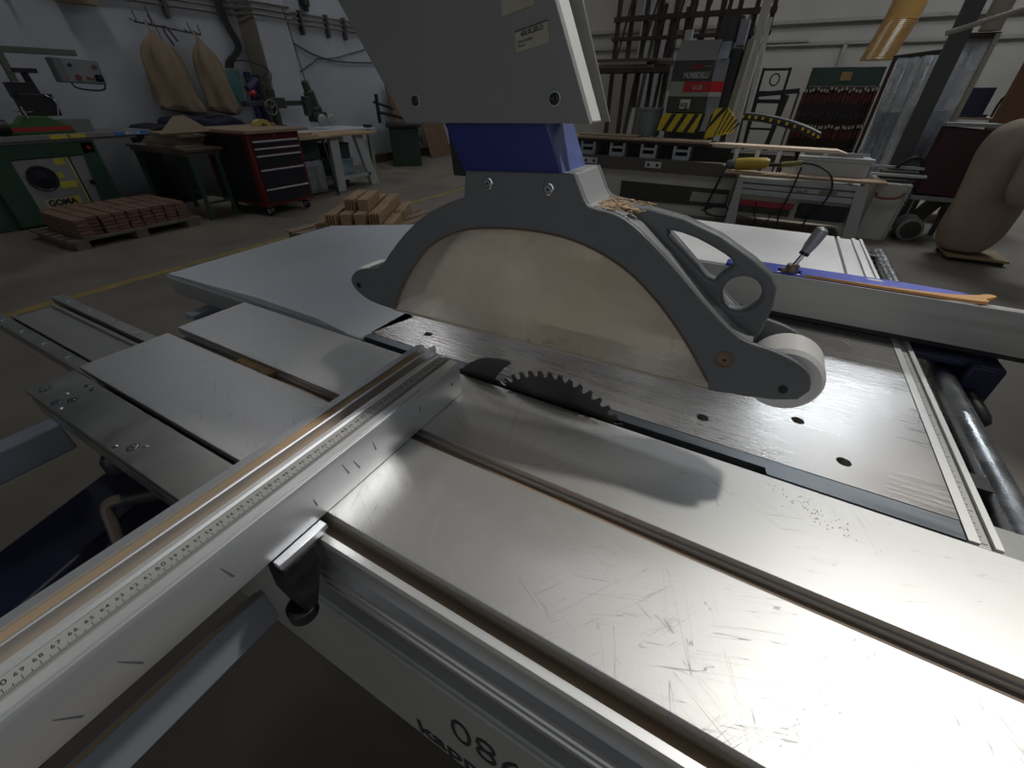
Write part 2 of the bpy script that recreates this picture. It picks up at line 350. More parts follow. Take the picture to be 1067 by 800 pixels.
# blade
def blade_outline(R, n, cx, cz):
    P = []
    for i in range(n):
        a = 2*PI*i/n; st = 2*PI/n
        for da, rr in ((0, R), (.36, R-.0012), (.42, R-.0065), (.54, R-.0105), (.74, R-.0108), (.90, R-.0075), (.97, R-.002)):
            t = -(a+da*st); P.append((cx+rr*math.cos(t), cz+rr*math.sin(t)))
    return P
RB = .131; BX, BZ = -.1885, Z(.050)-RB
B().mesh(plate([blade_outline(RB, 48, BX, BZ), circ(BX, BZ, .015)], .4785, .4815, 'y')).obj('saw_blade', BLADE, saw, label='dark circular saw blade with square cut teeth')
B().prism([(-.372, Z(-.06)), (-.366, Z(.002)), (-.352, Z(.018)), (-.334, Z(.031)), (-.312, Z(.042)), (-.290, Z(.0465)), (-.272, Z(.0475)), (-.268, Z(.044)), (-.281, Z(.032)), (-.294, Z(.014)), (-.301, Z(-.003)), (-.312, Z(-.06))], .4785, .4812, 'y').obj('riving_knife', BLADE, saw, bevel=.0005)
# slide bed, its printed cover, base cabinet
sb = B().box(-1.46, .95, .205, .285, Z(-.075), Z(-.052)).box(-1.46, .95, .205, .212, Z(-.06), Z(-.046)).box(-1.46, .95, .278, .285, Z(-.06), Z(-.046))
bed = sb.obj('slide_bed', mat('bed_olive_grey', (.36, .37, .33), .5, .3, var=.06, scale=(4, 30, 30)), saw)
B().box(-1.47, .95, .172, .196, Z(-.06), Z(-.038)).obj('guide_rail', DSTEEL, bed, bevel=.001)
B().box(-1.49, .95, .291, .315, Z(-.06), Z(-.038)).obj('guide_rail', DSTEEL, bed, bevel=.001)
for i in range(4):
    for y in (.184, .303): B().cyl((-1.42+i*.11, y, Z(-.0385)), (-1.42+i*.11, y, Z(-.0365)), .005, n=10).obj('rail_screw', CHROME, bed)
B().box(-1.0, .95, .165, .32, Z(-.20), Z(-.078)).obj('slide_beam', mat('recess_shade_grey', (.13, .13, .14), .5, .2), saw)  # shadow in the recess put into the dark grey colour
cv = B().prism([(.150, Z(-.228)), (.146, Z(-.222)), (.20, Z(-.205)), (.30, Z(-.205)), (.30, Z(-.53)), (.142, Z(-.53)), (.142, Z(-.232))][::-1], -1.0, .95, 'x').obj('beam_cover', COVER, saw, bevel=.004)
CINK = mat('cover_ink', (.035, .035, .035), .5)
B().mesh(text('086', (-.177, .1410, Z(-.392)), (1, 0, 0), (0, 0, 1), .128, bold=-.0012, sx=.64)).obj('number_lettering', CINK, cv)
B().mesh(text('kappa', (-.256, .1410, Z(-.510)), (1, 0, 0), (0, 0, 1), .082, bold=.0012, sx=.80)).obj('name_lettering', CINK, cv)
B().box(-.55, .22, .34, 1.05, .06, Z(-.07)).obj('base_cabinet', NAVY, saw, bevel=.01)
B().box(-.5, .18, .38, 1.0, 0, .06).obj('plinth', BLACK, saw)
# swivel support arm of the crosscut table, dark blue
B().bar((-.93, .30, .555), (-.72, -.34, .555), .13, .25, up=(0, 0, 1)).bar((-.95, .35, .30), (-.55, .45, .30), .12, .12).obj('support_arm', NAVY, saw, bevel=.006)

# ================================================================== SLIDING CARRIAGE
car = thing('sliding_carriage', 'scratched aluminium sliding table carriage in front of the blade, with two T grooves', 'sliding table', (-.2, .30, Z(-.045)))
B().mesh(plate([[(-.951, .3275), (.95, .3275), (.95, .4705), (-.951, .4705)]], Z(-.012), Z(0), bev=.0008)).obj('table_panel', ALU, car, label='inner aluminium panel beside the blade')
B().mesh(plate([[(-.942, .1635), (.95, .1635), (.95, .3055), (-.942, .3055)]], Z(-.012), Z(0), bev=.0008)).obj('table_panel', ALU, car, label='outer aluminium panel along the front edge')
B().box(-.94, .95, .165, .47, Z(-.036), Z(-.028)).obj('carriage_floor', DSTEEL, car)
B().box(-.93, .95, .18, .304, Z(-.029), Z(-.0125)).box(-.93, .95, .329, .468, Z(-.029), Z(-.0125)).obj('carriage_web', DSTEEL, car)
B().box(-.93, .95, .3045, .3285, Z(-.0279), Z(-.0165)).obj('dusty_groove_floor', DUSTX, car)
B().box(-.93, .95, .3255, .3283, Z(-.0164), Z(-.010)).obj('groove_step', LIP, car)
# front extrusion: dusty channel, bright lip, ribbed face
B().box(-.46, .95, .1508, .1700, Z(-.040), Z(-.030)).obj('dusty_channel_floor', DUSTX, car)
lp = B().prism([(.1508, Z(-.030)), (.1508, Z(-.0205)), (.1432, Z(-.0205)), (.1425, Z(-.023)), (.1425, Z(-.030))], -.46, .95, 'x')
lp.obj('front_lip', LIP, car)
B().prism([(.1700, Z(-.0300)), (.1640, Z(-.0300)), (.1640, Z(-.0125)), (.1700, Z(-.0125))], -.46, .95, 'x').obj('channel_wall', mat('channel_wall_grey', (.34, .31, .25), .5, .5, var=.15, scale=(4, 40, 40)), car)
pf = B().prism([(.165, Z(-.0402)), (.1437, Z(-.0402)), (.1437, Z(-.070)), (.1345, Z(-.0725)), (.1345, Z(-.080)), (.1365, Z(-.0815)), (.1365, Z(-.0875)), (.1345, Z(-.089)), (.1345, Z(-.097)), (.1365, Z(-.0985)), (.1365, Z(-.105)), (.1345, Z(-.1065)), (.1345, Z(-.115)), (.165, Z(-.115))], -.46, .95, 'x')
pf.obj('front_profile', PROFX, car)
B().prism([(.1437, Z(-.0401)), (.1437, Z(-.0301)), (.1515, Z(-.0301)), (.1515, Z(-.0401))], -.46, .95, 'x').obj('profile_shoulder', PROFX, car)
# end plate with bolt holes
hl = [circ(-.907, .108, .009), circ(-.848, .101, .007), circ(-.833, .115, .007), circ(-.859, .144, .0042), circ(-.841, .144, .0042), circ(-.637, .108, .007)]
ep = B().mesh(plate([[(-.936, .0905), (-.42, .0905), (-.42, .1555), (-.936, .1555)]]+hl, Z(-.010), Z(-.0005), bev=.001)).obj('end_plate', DSTEEL, car)
B().box(-.93, -.42, .092, .154, Z(-.016), Z(-.0102)).obj('plate_backing', BLACK, ep)
B().box(-.93, -.42, .0905, .1555, Z(-.046), Z(-.0162)).obj('plate_rail', DSTEEL, ep, bevel=.001)
for x, y in ((-.823, .097), (-.862, .118), (-.658, .098), (-.623, .118)): B().lathe((x, y, Z(-.001)), (0, 0, 1), [(0, .004), (.001, .0038), (.0018, .0015)], 12).obj('dowel_pin', STEEL, ep)
for x, y, r in ((-.848, .101, .007), (-.833, .115, .007), (-.907, .108, .009), (-.859, .144, .0042), (-.841, .144, .0042), (-.637, .108, .007)):
    B().lathe((x, y, Z(-.0098)), (0, 0, 1), [(0, r), (.0097, r), (.0103, r*.86), (.005, r*.82), (.005, r*.35), (.001, r*.3)], 18).obj('bolt_head', STEEL, ep)
# clamp spindle and crank under the end plate
B().cyl((-.59, .118, Z(-.060)), (-.632, .072, Z(-.060)), .012).obj('clamp_spindle', BLACK, car)
B().tube([(-.626, .078, Z(-.060)), (-.645, .057, Z(-.060)), (-.646, .050, Z(-.072)), (-.638, .044, Z(-.095)), (-.632, .038, Z(-.115))], .0072, n=10, smooth=2).obj('clamp_crank', mat('dark_handle', (.14, .12, .10), .5, .4), car)
B().sphere((-.632, .036, Z(-.128)), .017).obj('crank_knob', BLACK, car)
B().lathe((-.725, .100, Z(-.046)), (0, 0, -1), [(0, .012), (.01, .018), (.026, .018), (.03, .010)]).obj('plate_knob', BLACK, car)

# wooden block jammed in the groove
tag(B().box(-.738, -.645, .3062, .3268, Z(-.0165), Z(-.004)).obj('wood_block', mat('chipped_wood', (.45, .30, .12), .8, 0, col2=(.25, .16, .07), scale=(60, 90, 60), bump=.4), bevel=.001), 'short chipped wooden block wedged in the groove between the carriage panels', 'wood block')

# ================================================================== CROSSCUT FENCE
cf = thing('crosscut_fence', 'silver aluminium crosscut fence with millimetre scale lying across the sliding carriage', 'saw fence', (-.38, -.05, Z(.001)))
Y0, Y1 = -.62, .4255
B().prism([(-.3277, Z(.001)), (-.3277, Z(.052)), (-.3305, Z(.0565)), (-.3340, Z(.0580)), (-.3425, Z(.0580)), (-.3425, Z(.0565)), (-.3630, Z(.0565)), (-.3630, Z(.0585)), (-.3650, Z(.0605)), (-.3705, Z(.0605)), (-.3722, Z(.0590)), (-.3722, Z(.001))], Y0, Y1, 'y').obj('front_profile', PROF, cf)
B().prism([(-.3723, Z(.001)), (-.3723, Z(.044)), (-.3875, Z(.044)), (-.3875, Z(.0590)), (-.3885, Z(.0600)), (-.3900, Z(.0600)), (-.3908, Z(.0590)), (-.3908, Z(.050)), (-.4110, Z(.050)), (-.4110, Z(.0535)), (-.4255, Z(.0505)), (-.4300, Z(.044)), (-.4300, Z(.001))], Y0, Y1+.020, 'y').obj('rear_profile', PROF, cf)
B().box(-.3874, -.3724, Y0, Y1-.005, Z(.0441), Z(.0448)).obj('dusty_slot', DUSTY, cf)
B().box(-.4105, -.3925, Y0, Y1-.0, Z(.0501), Z(.0507)).obj('dusty_track', DUSTY, cf)
B().box(-.3425, -.3335, Y0, Y1-.0005, Z(.0580), Z(.0584)).obj('top_lip', LIP, cf)
B().box(-.3700, -.3652, Y0, Y1-.0005, Z(.0605), Z(.0609)).obj('ridge_top', LIP, cf)
ru = B().box(-.3627, -.3428, Y0, Y1-.001, Z(.0566), Z(.0572)).obj('ruler', RULER, cf)
B().box(-.3489, -.3428, Y0, Y1-.001, Z(.0572), Z(.05735)).obj('ruler_band', mat('ruler_band_grey', (.42, .42, .43), .5, .2), ru)
glyph = {}
for d in '0123456789':
    me = text(d, (0, 0, 0), (1, 0, 0), (0, 1, 0), .0088, ext=.0001, bold=.00004, align='CENTER'); glyph[d] = me
dg = B()
for n in range(21, 105):
    y = .631-n*.01
    ten = n % 10 == 0
    for k, ch in enumerate(str(n) if n < 100 else str(n)):
        me = glyph[ch].copy(); f = .80 if ten else .60; off = (k-(len(str(n))-1)/2)*.0058*f
        m = Matrix(((0, -f, 0, -.3552), (f, 0, 0, y+off), (0, 0, 1, Z(.0574)), (0, 0, 0, 1))); me.transform(m); dg.mesh(me)
    dg.box(-.3532, -.3490, y-.0002, y+.0002, Z(.0573), Z(.0575)); dg.box(-.3512, -.3490, y+.0048, y+.0052, Z(.0573), Z(.0575))
    for k in range(10):
        dg.box(-.3488, -.3455, y+k*.001-.00012, y+k*.001+.00012, Z(.0573), Z(.0575))
for me in glyph.values(): bpy.data.meshes.remove(me)
dg.obj('ruler_numbers', mat('ruler_ink', (.05, .05, .05), .6), ru)
B().cyl((-.3279, .404, Z(.030)), (-.3274, .404, Z(.030)), .0022, n=14).obj('screw_hole', INK, cf)
# pencil smears on the face
sm = B()
for y, z, l, a in ((.06, .030, .020, .5), (.155, .026, .012, .35), (.20, .036, .020, .6), (.215, .030, .018, .7), (.245, .035, .014, .3), (-.02, .022, .022, .8), (-.06, .020, .02, .9), (.33, .035, .010, .2)):
    u = Vector((0, -math.sin(a)*.4, math.cos(a))).normalized(); s_ = Vector((0, .0009, .0002)); c = Vector((-.3274, y, Z(z)))
    sm.quad([c-u*l/2-s_, c-u*l/2+s_, c+u*l/2+s_*.4, c+u*l/2-s_*.4])
sm.obj('pencil_marks', mat('graphite', (.16, .16, .18), .6, .2), cf)
# foot plate with black clamp wedge and knob
B().box(-.3275, -.3165, .094, .153, Z(-.008), Z(-.0005)).box(-.3265, -.3185, .096, .150, Z(-.013), Z(-.008)).obj('foot_plate', PROF, cf, bevel=.001)
B().prism([(.096, Z(-.0135)), (.136, Z(-.0135)), (.134, Z(-.040)), (.124, Z(-.070)), (.113, Z(-.100)), (.098, Z(-.100)), (.093, Z(-.060))], -.352, -.318, 'x').obj('clamp_wedge', mat('worn_black_iron', (.022, .022, .022), .5, .3, var=.5, scale=(50, 50, 50), bump=.2), cf, bevel=.003)
B().lathe((-.335, .100, Z(-.098)), (0, 0, -1), [(0, .012), (.004, .0165), (.020, .0165), (.026, .010), (.028, .002)]).obj('clamp_knob', BLACK, cf)

# outrigger frame bars
of = thing('outrigger_frame', 'grey blue steel outrigger frame bars under the crosscut fence', 'frame', (-.66, -.2, Z(-.142)))
B().box(-.380, -.372, -.62, .086, Z(-.142), Z(-.085)).box(-.40, -.3801, -.62, .086, Z(-.142), Z(-.138)).box(-.404, -.3999, -.62, .086, Z(-.142), Z(-.112)).obj('cross_bar', GREYP, of, bevel=.001, label='channel bar directly below the fence')
B().box(-.3792, -.3742, -.62, .08, Z(-.0849), Z(-.0843)).obj('bar_dust', DUSTY, of)
B().box(-.992, -.952, -.62, .100, Z(-.142), Z(-.088)).obj('cross_bar', GREYP, of, bevel=.003, label='cross bar at the far end')
B().box(-.952, -.402, -.62, -.56, Z(-.142), Z(-.085)).obj('end_rail', GREYP, of, bevel=.003)

# ================================================================== RIP FENCE
rf = thing('rip_fence', 'grey aluminium rip fence across the steel table with chrome locking lever', 'saw fence', (.1, 1.02, Z(.001)))
FENC = mat('fence_grey', (.50, .49, .47), .40, .55, var=.06, scale=(3, 60, 60), rvar=.05)
B().prism([(.985, Z(.012)), (.985, Z(.0885)), (.990, Z(.0890)), (.992, Z(.0885)), (.992, Z(.0805)), (1.035, Z(.0805)), (1.035, Z(.012))], -.30, .75, 'x').obj('fence_face', FENC, rf, bevel=.0008)
B().box(-.30, .75, .992, 1.03, Z(.001), Z(.0119)).obj('fence_foot', BLACK, rf)
B().box(-.30, .75, .9852, .9868, Z(.0888), Z(.0896)).obj('fence_edge', ARMW, rf)  # sunlit top edge put in as a thin pale strip
B().box(.3245, .43, .965, 1.09, Z(-.020), Z(-.0015)).box(.409, .459, .95, 1.10, Z(-.095), Z(-.003)).obj('fence_carriage', NAVY, rf, bevel=.006)
B().lathe((.425, .95, Z(-.062)), (.32, -.6, -.35), [(0, .016), (.005, .0185), (.05, .019), (.062, .015), (.066, .004)]).obj('fence_knob', BLACK, rf)
B().cyl((.094, 1.022, Z(.081)), (.094, 1.022, Z(.103)), .012).box(.076, .098, 1.014, 1.030, Z(.081), Z(.094)).obj('lever_base', mat('brass_grey', (.36, .30, .20), .45, .6), rf, bevel=.001)
B().cyl((.094, 1.024, Z(.097)), (.1075, 1.03, Z(.133)), .0045).obj('lever_stem', CHROME, rf)
B().lathe((.104, 1.028, Z(.124)), (.30, .10, .95), [(0, .006), (.003, .0088), (.006, .0090), (.020, .0115), (.042, .0125), (.052, .0115), (.056, .005)]).obj('lever_grip', mat('grey_grip', (.46, .47, .48), .32, .2), rf)
B().cyl((.104, 1.028, Z(.123)), (.1058, 1.0286, Z(.1290)), .0096).obj('grip_collar', BLACK, rf)
# push sticks resting on the fence
PB = mat('blue_push_stick', (.06, .09, .55), .4, 0, var=.05)
ps = B().mesh(plate([smooth_poly([(-.03, 1.000), (.22, .998), (.33, 1.015), (.395, 1.045), (.375, 1.058), (.28, 1.066), (.08, 1.064), (-.03, 1.058)], 1), [(.070, 1.009), (.070, 1.036), (.112, 1.036), (.112, 1.009)]], Z(.0808), Z(.0886), bev=.002)).obj('push_stick', PB)
tag(ps, 'long bright blue push stick lying on top of the rip fence', 'push stick')
tk = B().quad([(.23, 1.046, Z(.0888)), (.255, 1.046, Z(.0888)), (.25, 1.055, Z(.0888)), (.225, 1.055, Z(.0888))]).obj('white_marking', ARMW, ps)
wp = B().mesh(plate([smooth_poly([(.10, .995), (.16, .997), (.27, 1.003), (.34, 1.012), (.385, 1.030), (.405, 1.050), (.42, 1.046), (.408, 1.030), (.395, 1.018), (.40, 1.006), (.385, .998), (.33, .995)], 1)], Z(.0890), Z(.0945), bev=.001)).obj('push_stick', mat('orange_plywood', (.72, .38, .12), .6, 0, var=.12, scale=(8, 60, 8)))
tag(wp, 'orange plywood push stick with notched end beside the blue one on the rip fence', 'push stick')

# ================================================================== BLADE GUARD
gd = thing('blade_guard', 'grey overhead saw guard with frosted window, white wheels and blue extraction duct', 'saw guard', (-.2, .48, Z(.10)))
outer = [(-.5467, .1349), (-.5406, .1481), (-.5227, .1609), (-.4798, .1706), (-.4645, .1808), (-.4493, .1977), (-.4159, .2296), (-.3784, .2575), (-.3447, .2748), (-.3128, .2862), (-.308, .3152), (-.1745, .3219), (-.1616, .2987), (-.1551, .2912), (-.1237, .2886), (-.1017, .2773), (-.0681, .2532), (-.0264, .2179), (.0085, .1911), (.027, .1821), (.0561, .1798), (.0824, .1705), (.0924, .1596), (.0953, .1458), (.0893, .1328), (.0696, .1254), (.0428, .1205), (.0071, .1155)]
inner = [(.0042, .1264), (-.0293, .1694), (-.0687, .2087), (-.1105, .2384), (-.1625, .2565), (-.2159, .2606), (-.2745, .2562), (-.3252, .2461), (-.3752, .2194), (-.4171, .1746), (-.4498, .1262), (-.4584, .1065)]
low = [(-.5105, .1087), (-.5363, .1206)]
arc_in = smooth_poly(inner, 2, closed=False)
prof = [(x, Z(z)) for x, z in smooth_poly(outer[4:10], 2, False)+outer[10:12]+smooth_poly(outer[12:24], 2, False)+outer[24:]+arc_in+smooth_poly([inner[-1]]+low+outer[:5], 2, False)[1:-1]]
inn = [(x, Z(z)) for x, z in arc_in]
B().mesh(plate([prof], .440, .4475, 'y', bev=.0018)).obj('near_cheek', GUARD, gd)
B().mesh(plate([prof], .5125, .520, 'y', bev=.0018)).obj('far_cheek', GUARD, gd)
spine = [(-.506, .165)]+outer[4:20]+[(.0335, .1790), (.031, .124), (.009, .1175), (.0062, .129)]+[(x, z+.006) for x, z in inner[1:11]]+[(-.459, .110), (-.502, .111)]
spine = [(x, Z(z)) for x, z in spine]
B().prism(spine, .4474, .5126, 'y').obj('spine', mat('grey_plastic_lit', (.27, .28, .285), .5, 0, var=.05, scale=(30, 30, 30)), gd, bevel=.002)  # paler than the cheeks, light on the top put into the colour
wpoly = [(x-.004 if x < -.2 else x+.004, z) for x, z in inn]
wpoly = [(a*1.0, b) for a, b in wpoly]
cx_ = sum(a for a, b in inn)/len(inn)
wp_ = [(cx_+(a-cx_)*1.015, b+.003) for a, b in inn[:-1]]+[(-.462, Z(.1035)), (.006, Z(.1135))]
B().mesh(plate([wp_], .4478, .4500, 'y')).obj('window', POLY, gd, label='frosted polycarbonate window on the near side')
B().mesh(plate([wp_], .5098, .5120, 'y')).obj('window', POLY, gd, label='frosted polycarbonate window on the far side')
# brown dusty seam round the window
B().tube([(a, .4398, b) for a, b in inn], .0012, n=6).obj('window_seam', mat('seam_brown', (.20, .13, .08), .8), gd)
B().tube([(-.4575, .4400, Z(.1075)), (.0065, .4400, Z(.1170))], .0016, n=6).obj('window_rim', mat('rim_cream', (.62, .56, .46), .5), gd)
# boom and column carrying the guard, added out of view to shade the left
B().bar((-.40, .462, Z(.60)), (-.865, 1.40, Z(.86)), .11, .16).obj('shade_boom', ARM, gd, bevel=.006)
B().bar((-.862, 1.40, .0), (-.862, 1.40, Z(.95)), .09, .09).obj('shade_column', ARM, gd, bevel=.006)
# wheels
def wheel(x, z, R, y0=.455, y1=.505):
    o = B().lathe((x, y0, Z(z)), (0, 1, 0), [(0, R*.55), (.001, R*.90), (.006, R), (y1-y0-.006, R), (y1-y0-.001, R*.9), (y1-y0, R*.55)], 36).obj('wheel', NYLON, gd)
    B().cyl((x, y0-.0165, Z(z)), (x, y1+.0165, Z(z)), .0042, n=12).obj('axle', BLACK, o)
wheel(.0735, .141, .0365)
wheel(-.528, .134, .0245)
# screw heads and plugs on the near cheek
for x, z in ((-.2771, .3044), (-.2014, .3051)):
    o = B().lathe((x, .440, Z(z)), (0, -1, 0), [(0, .0062), (.0012, .0062), (.0016, .0050), (.003, .0040), (.003, .0018)], 18).obj('cap_screw', CHROME, gd)
    B().cyl((x, .4372, Z(z)), (x, .4369, Z(z)), .0017, n=6).obj('hex_socket', BLACK, o)
o = B().lathe((.0131, .440, Z(.1578)), (0, -1, 0), [(0, .0095), (.0008, .0095), (.0010, .0080), (.0003, .0074), (.0003, .002)], 22).obj('brown_plug', mat('wood_brown_plug', (.22, .16, .11), .5, .3, var=.3, scale=(90, 90, 90)), gd)
B().cyl((.0131, .4394, Z(.1578)), (.0131, .4390, Z(.1578)), .0016, n=10).obj('plug_hole', BLACK, o)
B().lathe((-.4649, .440, Z(.1508)), (0, -1, 0), [(0, .0070), (.0006, .0070), (.0006, .0058), (.0001, .0054)], 20).obj('round_plug', GUARD, gd)
# hand grip: triangular opening and ring
hout = [(-.150, .289), (-.1281, .2895), (-.1012, .291), (-.0632, .2854), (-.0254, .2733), (.0095, .2556), (.0299, .2425), (.0374, .2313), (.0403, .2127), (.0385, .1813), (.0353, .1725), (.0302, .168), (.0194, .1719), (-.010, .186), (-.0400, .200), (-.090, .240)]
tri = [(-.0855, .2733), (-.0545, .2702), (-.0216, .2584), (-.0053, .2492), (-.01, .2416), (-.0156, .2368), (-.0217, .2257), (-.0466, .2453)]
sh = lambda P: [(a, Z(b)) for a, b in P]
B().mesh(plate([sh(hout), smooth_poly(sh(tri), 1), circ(.0085, Z(.2195), .0182, 32)], .470, .490, 'y', bev=.004)).obj('hand_grip', GUARD, gd)
# neck and blue duct
B().prism(sh([(-.330, .308), (-.200, .308), (-.222, .362), (-.235, .44), (-.345, .44), (-.335, .362)]), .447, .515, 'y').obj('duct_core', BLACK, gd)
du = B()
du.prism(sh([(-.3365, .362), (-.3105, .312), (-.1895, .3165), (-.2125, .366)]), .444, .4472, 'y')
du.obj('duct_front', BLUE, gd)
B().prism([(-.2125, Z(.366)), (-.1895, Z(.3165)), (-.1865, Z(.3165)), (-.2095, Z(.366))], .4445, .509, 'y').obj('duct_side', mat('blue_scuffed', (.09, .12, .32), .45, 0, var=.25, scale=(40, 40, 40)), gd)
# overhead arm cover, continues above the frame
B().mesh(plate([sh([(-.3816, .3601), (-.159, .3658), (-.245, .549), (-.53, .579)])], .430, .4375, 'y', bev=.0012)).obj('arm_cover', ARM, gd)
B().prism(sh([(-.3790, .3607), (-.1592, .3664), (-.2445, .548), (-.527, .577)]), .4374, .4640, 'y').obj('arm_body', ARMW, gd, bevel=.0015)  # lit end face of the arm put into the near-white colour
B().mesh(plate([sh([(-.385, .3610), (-.1560, .3655), (-.2330, .549), (-.53, .579)])], .4785, .4825, 'y', bev=.0015)).obj('arm_far_plate', ARM, gd)
B().prism(sh([(-.375, .368), (-.182, .374), (-.262, .549), (-.51, .569)]), .464, .4786, 'y').obj('arm_spacer', GUARD, gd)
for x, z in ((-.3627, .3812), (-.1957, .3845)):
    o = B().lathe((x, .430, Z(z)), (0, -1, 0), [(0, .0062), (.0008, .0062), (.0010, .0054), (.0003, .0052), (.0003, .001)], 22).obj('screw_cap', mat('cap_rim', (.5, .5, .48), .4, .3), gd)
    B().lathe((x, .4296, Z(z)), (0, -1, 0), [(0, .0050), (.0012, .0046), (.0020, .0025), (.0014, .001)], 18).obj('cap_centre', BLACK, o)
# two stickers
STK = mat('old_sticker', (.42, .39, .31), .5, 0, col2=(.36, .32, .24), scale=(90, 90, 90))
s1 = B().quad([(x, .4294, Z(z)) for x, z in ((-.2387, .4343), (-.2061, .4410), (-.2032, .4254), (-.2370, .4192))]).obj('sticker', STK, gd, label='small cream maintenance sticker below the other')
u = Vector((.0326, 0, .0067)).normalized(); v = Vector((-.2, 0, 1)); v = (v-u*v.dot(u)).normalized()
st = B().mesh(text('600.00.200.21', Vector((-.2318, .4292, Z(.4305))), u, v, .0052, ext=.0001, bold=.0001, sx=.78))
st.mesh(text('Serviceplan', Vector((-.2350, .4292, Z(.4255))), u, v, .0034, ext=.0001)).mesh(text('Datum', Vector((-.2350, .4292, Z(.4225))), u, v, .0030, ext=.0001))
a, b = Vector((-.2387, .4292, Z(.4343))), Vector((-.2061, .4292, Z(.4410))); st.quad([a, b, b-v*.0009, a-v*.0009])
st.obj('sticker_print', INK, s1)
B().quad([(x, .4294, Z(z)) for x, z in ((-.2531, .4600), (-.2198, .4645), (-.2195, .4513), (-.2522, .4450))]).obj('sticker', STK, gd, label='upper cream sticker near the top of the arm cover')
# sawdust heaped on the shoulder of the guard
def dust(pts, n, rs, sc, flat):
    d = B()
    for i in range(n):
        (x, y, z), (jx, jy) = random.choice(pts); s_ = random.uniform(*rs)
        m = Matrix.Translation((x+random.gauss(0, jx), min(max(y+random.gauss(0, jy), sc[0]), sc[1]), Z(z))) @ Matrix.Rotation(random.random()*3, 4, 'Z')
        d.box(-s_, s_, -s_*.7, s_*.7, -s_*flat, s_*flat, m)
    return d
random.seed(3)
sdm = dust([((-.150+.006*i, .48, .2912-.0004*i), (.004, .016)) for i in range(8)], 260, (.0008, .0022), (.450, .512), .35)
for i in range(12): sdm.sphere((-.150+random.random()*.038, random.uniform(.453, .508), Z(.2905)), random.uniform(.002, .005), 8, (1, 1, .35))
tag(sdm.obj('sawdust', SAWD, smooth=0), 'pale orange sawdust heaped on the shoulder of the guard', 'sawdust', kind='stuff')
sd2 = dust([((.118+.012*i, .452-.0065*i, .0003), (.012, .004)) for i in range(7)], 70, (.0004, .0008), (.335, .468), .12)
tag(sd2.obj('sawdust', SAWD, smooth=0), 'thin trail of sawdust on the inner aluminium panel near the front rail', 'sawdust', kind='stuff')

# ================================================================== LEFT WALL MACHINES
GRN = mat('machine_green', (.035, .085, .055), .5, 0, var=.12, scale=(9, 9, 9))
DGRN = mat('dark_green', (.022, .045, .032), .5, 0, var=.15, scale=(9, 9, 9))
PANEL = mat('grey_panel', (.30, .31, .29), .5, .1, var=.05)
YLW = mat('yellow_label', (.62, .55, .06), .6)
REDP = mat('red_paint', (.42, .03, .03), .45)
WOOD = mat('pale_wood', (.50, .36, .21), .7, 0, col2=(.38, .26, .14), scale=(3, 40, 40))
WOODX = mat('worktop_wood', (.36, .27, .18), .7, 0, col2=(.26, .19, .12), scale=(40, 4, 40))
pl = thing('planer', 'green woodworking planer with grey front panel and swing arm control box by the left wall', 'planer', (-7.2, 2.0, 0))
B().prism([(1.30, 0), (2.50, 0), (2.50, .82), (1.30, .82)], -7.6, -7.06, 'x').prism([(2.28, .02), (2.5, .02), (2.5, .80), (2.36, .80)], -7.07, -7.0, 'x').box(-7.07, -7.0, 1.5, 1.72, .02, .80).box(-7.07, -7.0, 1.7, 2.4, .66, .80).obj('body', GRN, pl, bevel=.01)
fp = B().box(-7.06, -7.012, 1.72, 2.20, .05, .655).obj('front_panel', PANEL, pl, bevel=.004)
B().box(-7.06, -7.016, 2.215, 2.40, .05, .655).obj('side_door', PANEL, pl, bevel=.004)
B().cyl((-7.012, 2.30, .38), (-6.985, 2.30, .38), .025).obj('door_knob', BLACK, pl)
B().box(-7.013, -7.009, 2.180, 2.192, .05, .655).obj('yellow_edge', YLW, fp)
B().lathe((-7.012, 1.89, .47), (1, 0, 0), [(0, .13), (.012, .13), (.016, .120), (.008, .11), (.008, .03), (.012, .02)], 30).obj('vent_cover', mat('blue_black', (.012, .013, .025), .4), fp)
for y0, y1, z0, z1 in ((2.06, 2.15, .585, .645), (2.02, 2.08, .455, .51), (2.01, 2.16, .35, .42)): B().box(-7.0119, -7.0100, y0, y1, z0, z1).obj('warning_sticker', YLW, fp)
B().box(-7.0119, -7.0100, 1.80, 2.10, .175, .26).obj('name_plate', mat('cream_plate', (.52, .46, .30), .6), fp)
B().box(-7.0099, -7.0090, 2.03, 2.12, .185, .265).obj('plate_corner', YLW, fp)
B().mesh(text('GOMA', (-7.0085, 1.82, .190), (0, 1, 0), (0, 0, 1), .085, bold=.004)).obj('lettering', INK, fp)
B().box(-7.06, -7.0, 2.38, 2.47, .68, .78).obj('switch_box', mat('orange_switch', (.60, .34, .05), .5), pl)
B().cyl((-7.0, 2.425, .73), (-6.985, 2.425, .73), .02).obj('stop_button', REDP, pl)
B().box(-7.55, -6.96, .70, 3.12, .825, .875).box(-7.50, -6.99, 1.0, 2.95, .80, .8251).obj('bed', mat('planer_bed', (.26, .26, .26), .45, .3, var=.08), pl, bevel=.004)
for y0, y1 in ((2.12, 2.27), (2.30, 2.44)): B().box(-6.961, -6.957, y0, y1, .832, .868).obj('warning_sticker', YLW, pl)
bs = B().box(-6.961, -6.957, 2.72, 3.06, .832, .870).obj('blue_label', mat('blue_label', (.06, .22, .55), .5), pl)
B().box(-6.957, -6.9555, 2.83, 2.88, .836, .868).obj('label_patch', mat('label_yellow', (.55, .50, .25), .6), bs)
B().mesh(text('SICAR', (-6.955, 2.885, .838), (0, 1, 0), (0, 0, 1), .038, bold=.001)).obj('label_lettering', ARMW, bs)
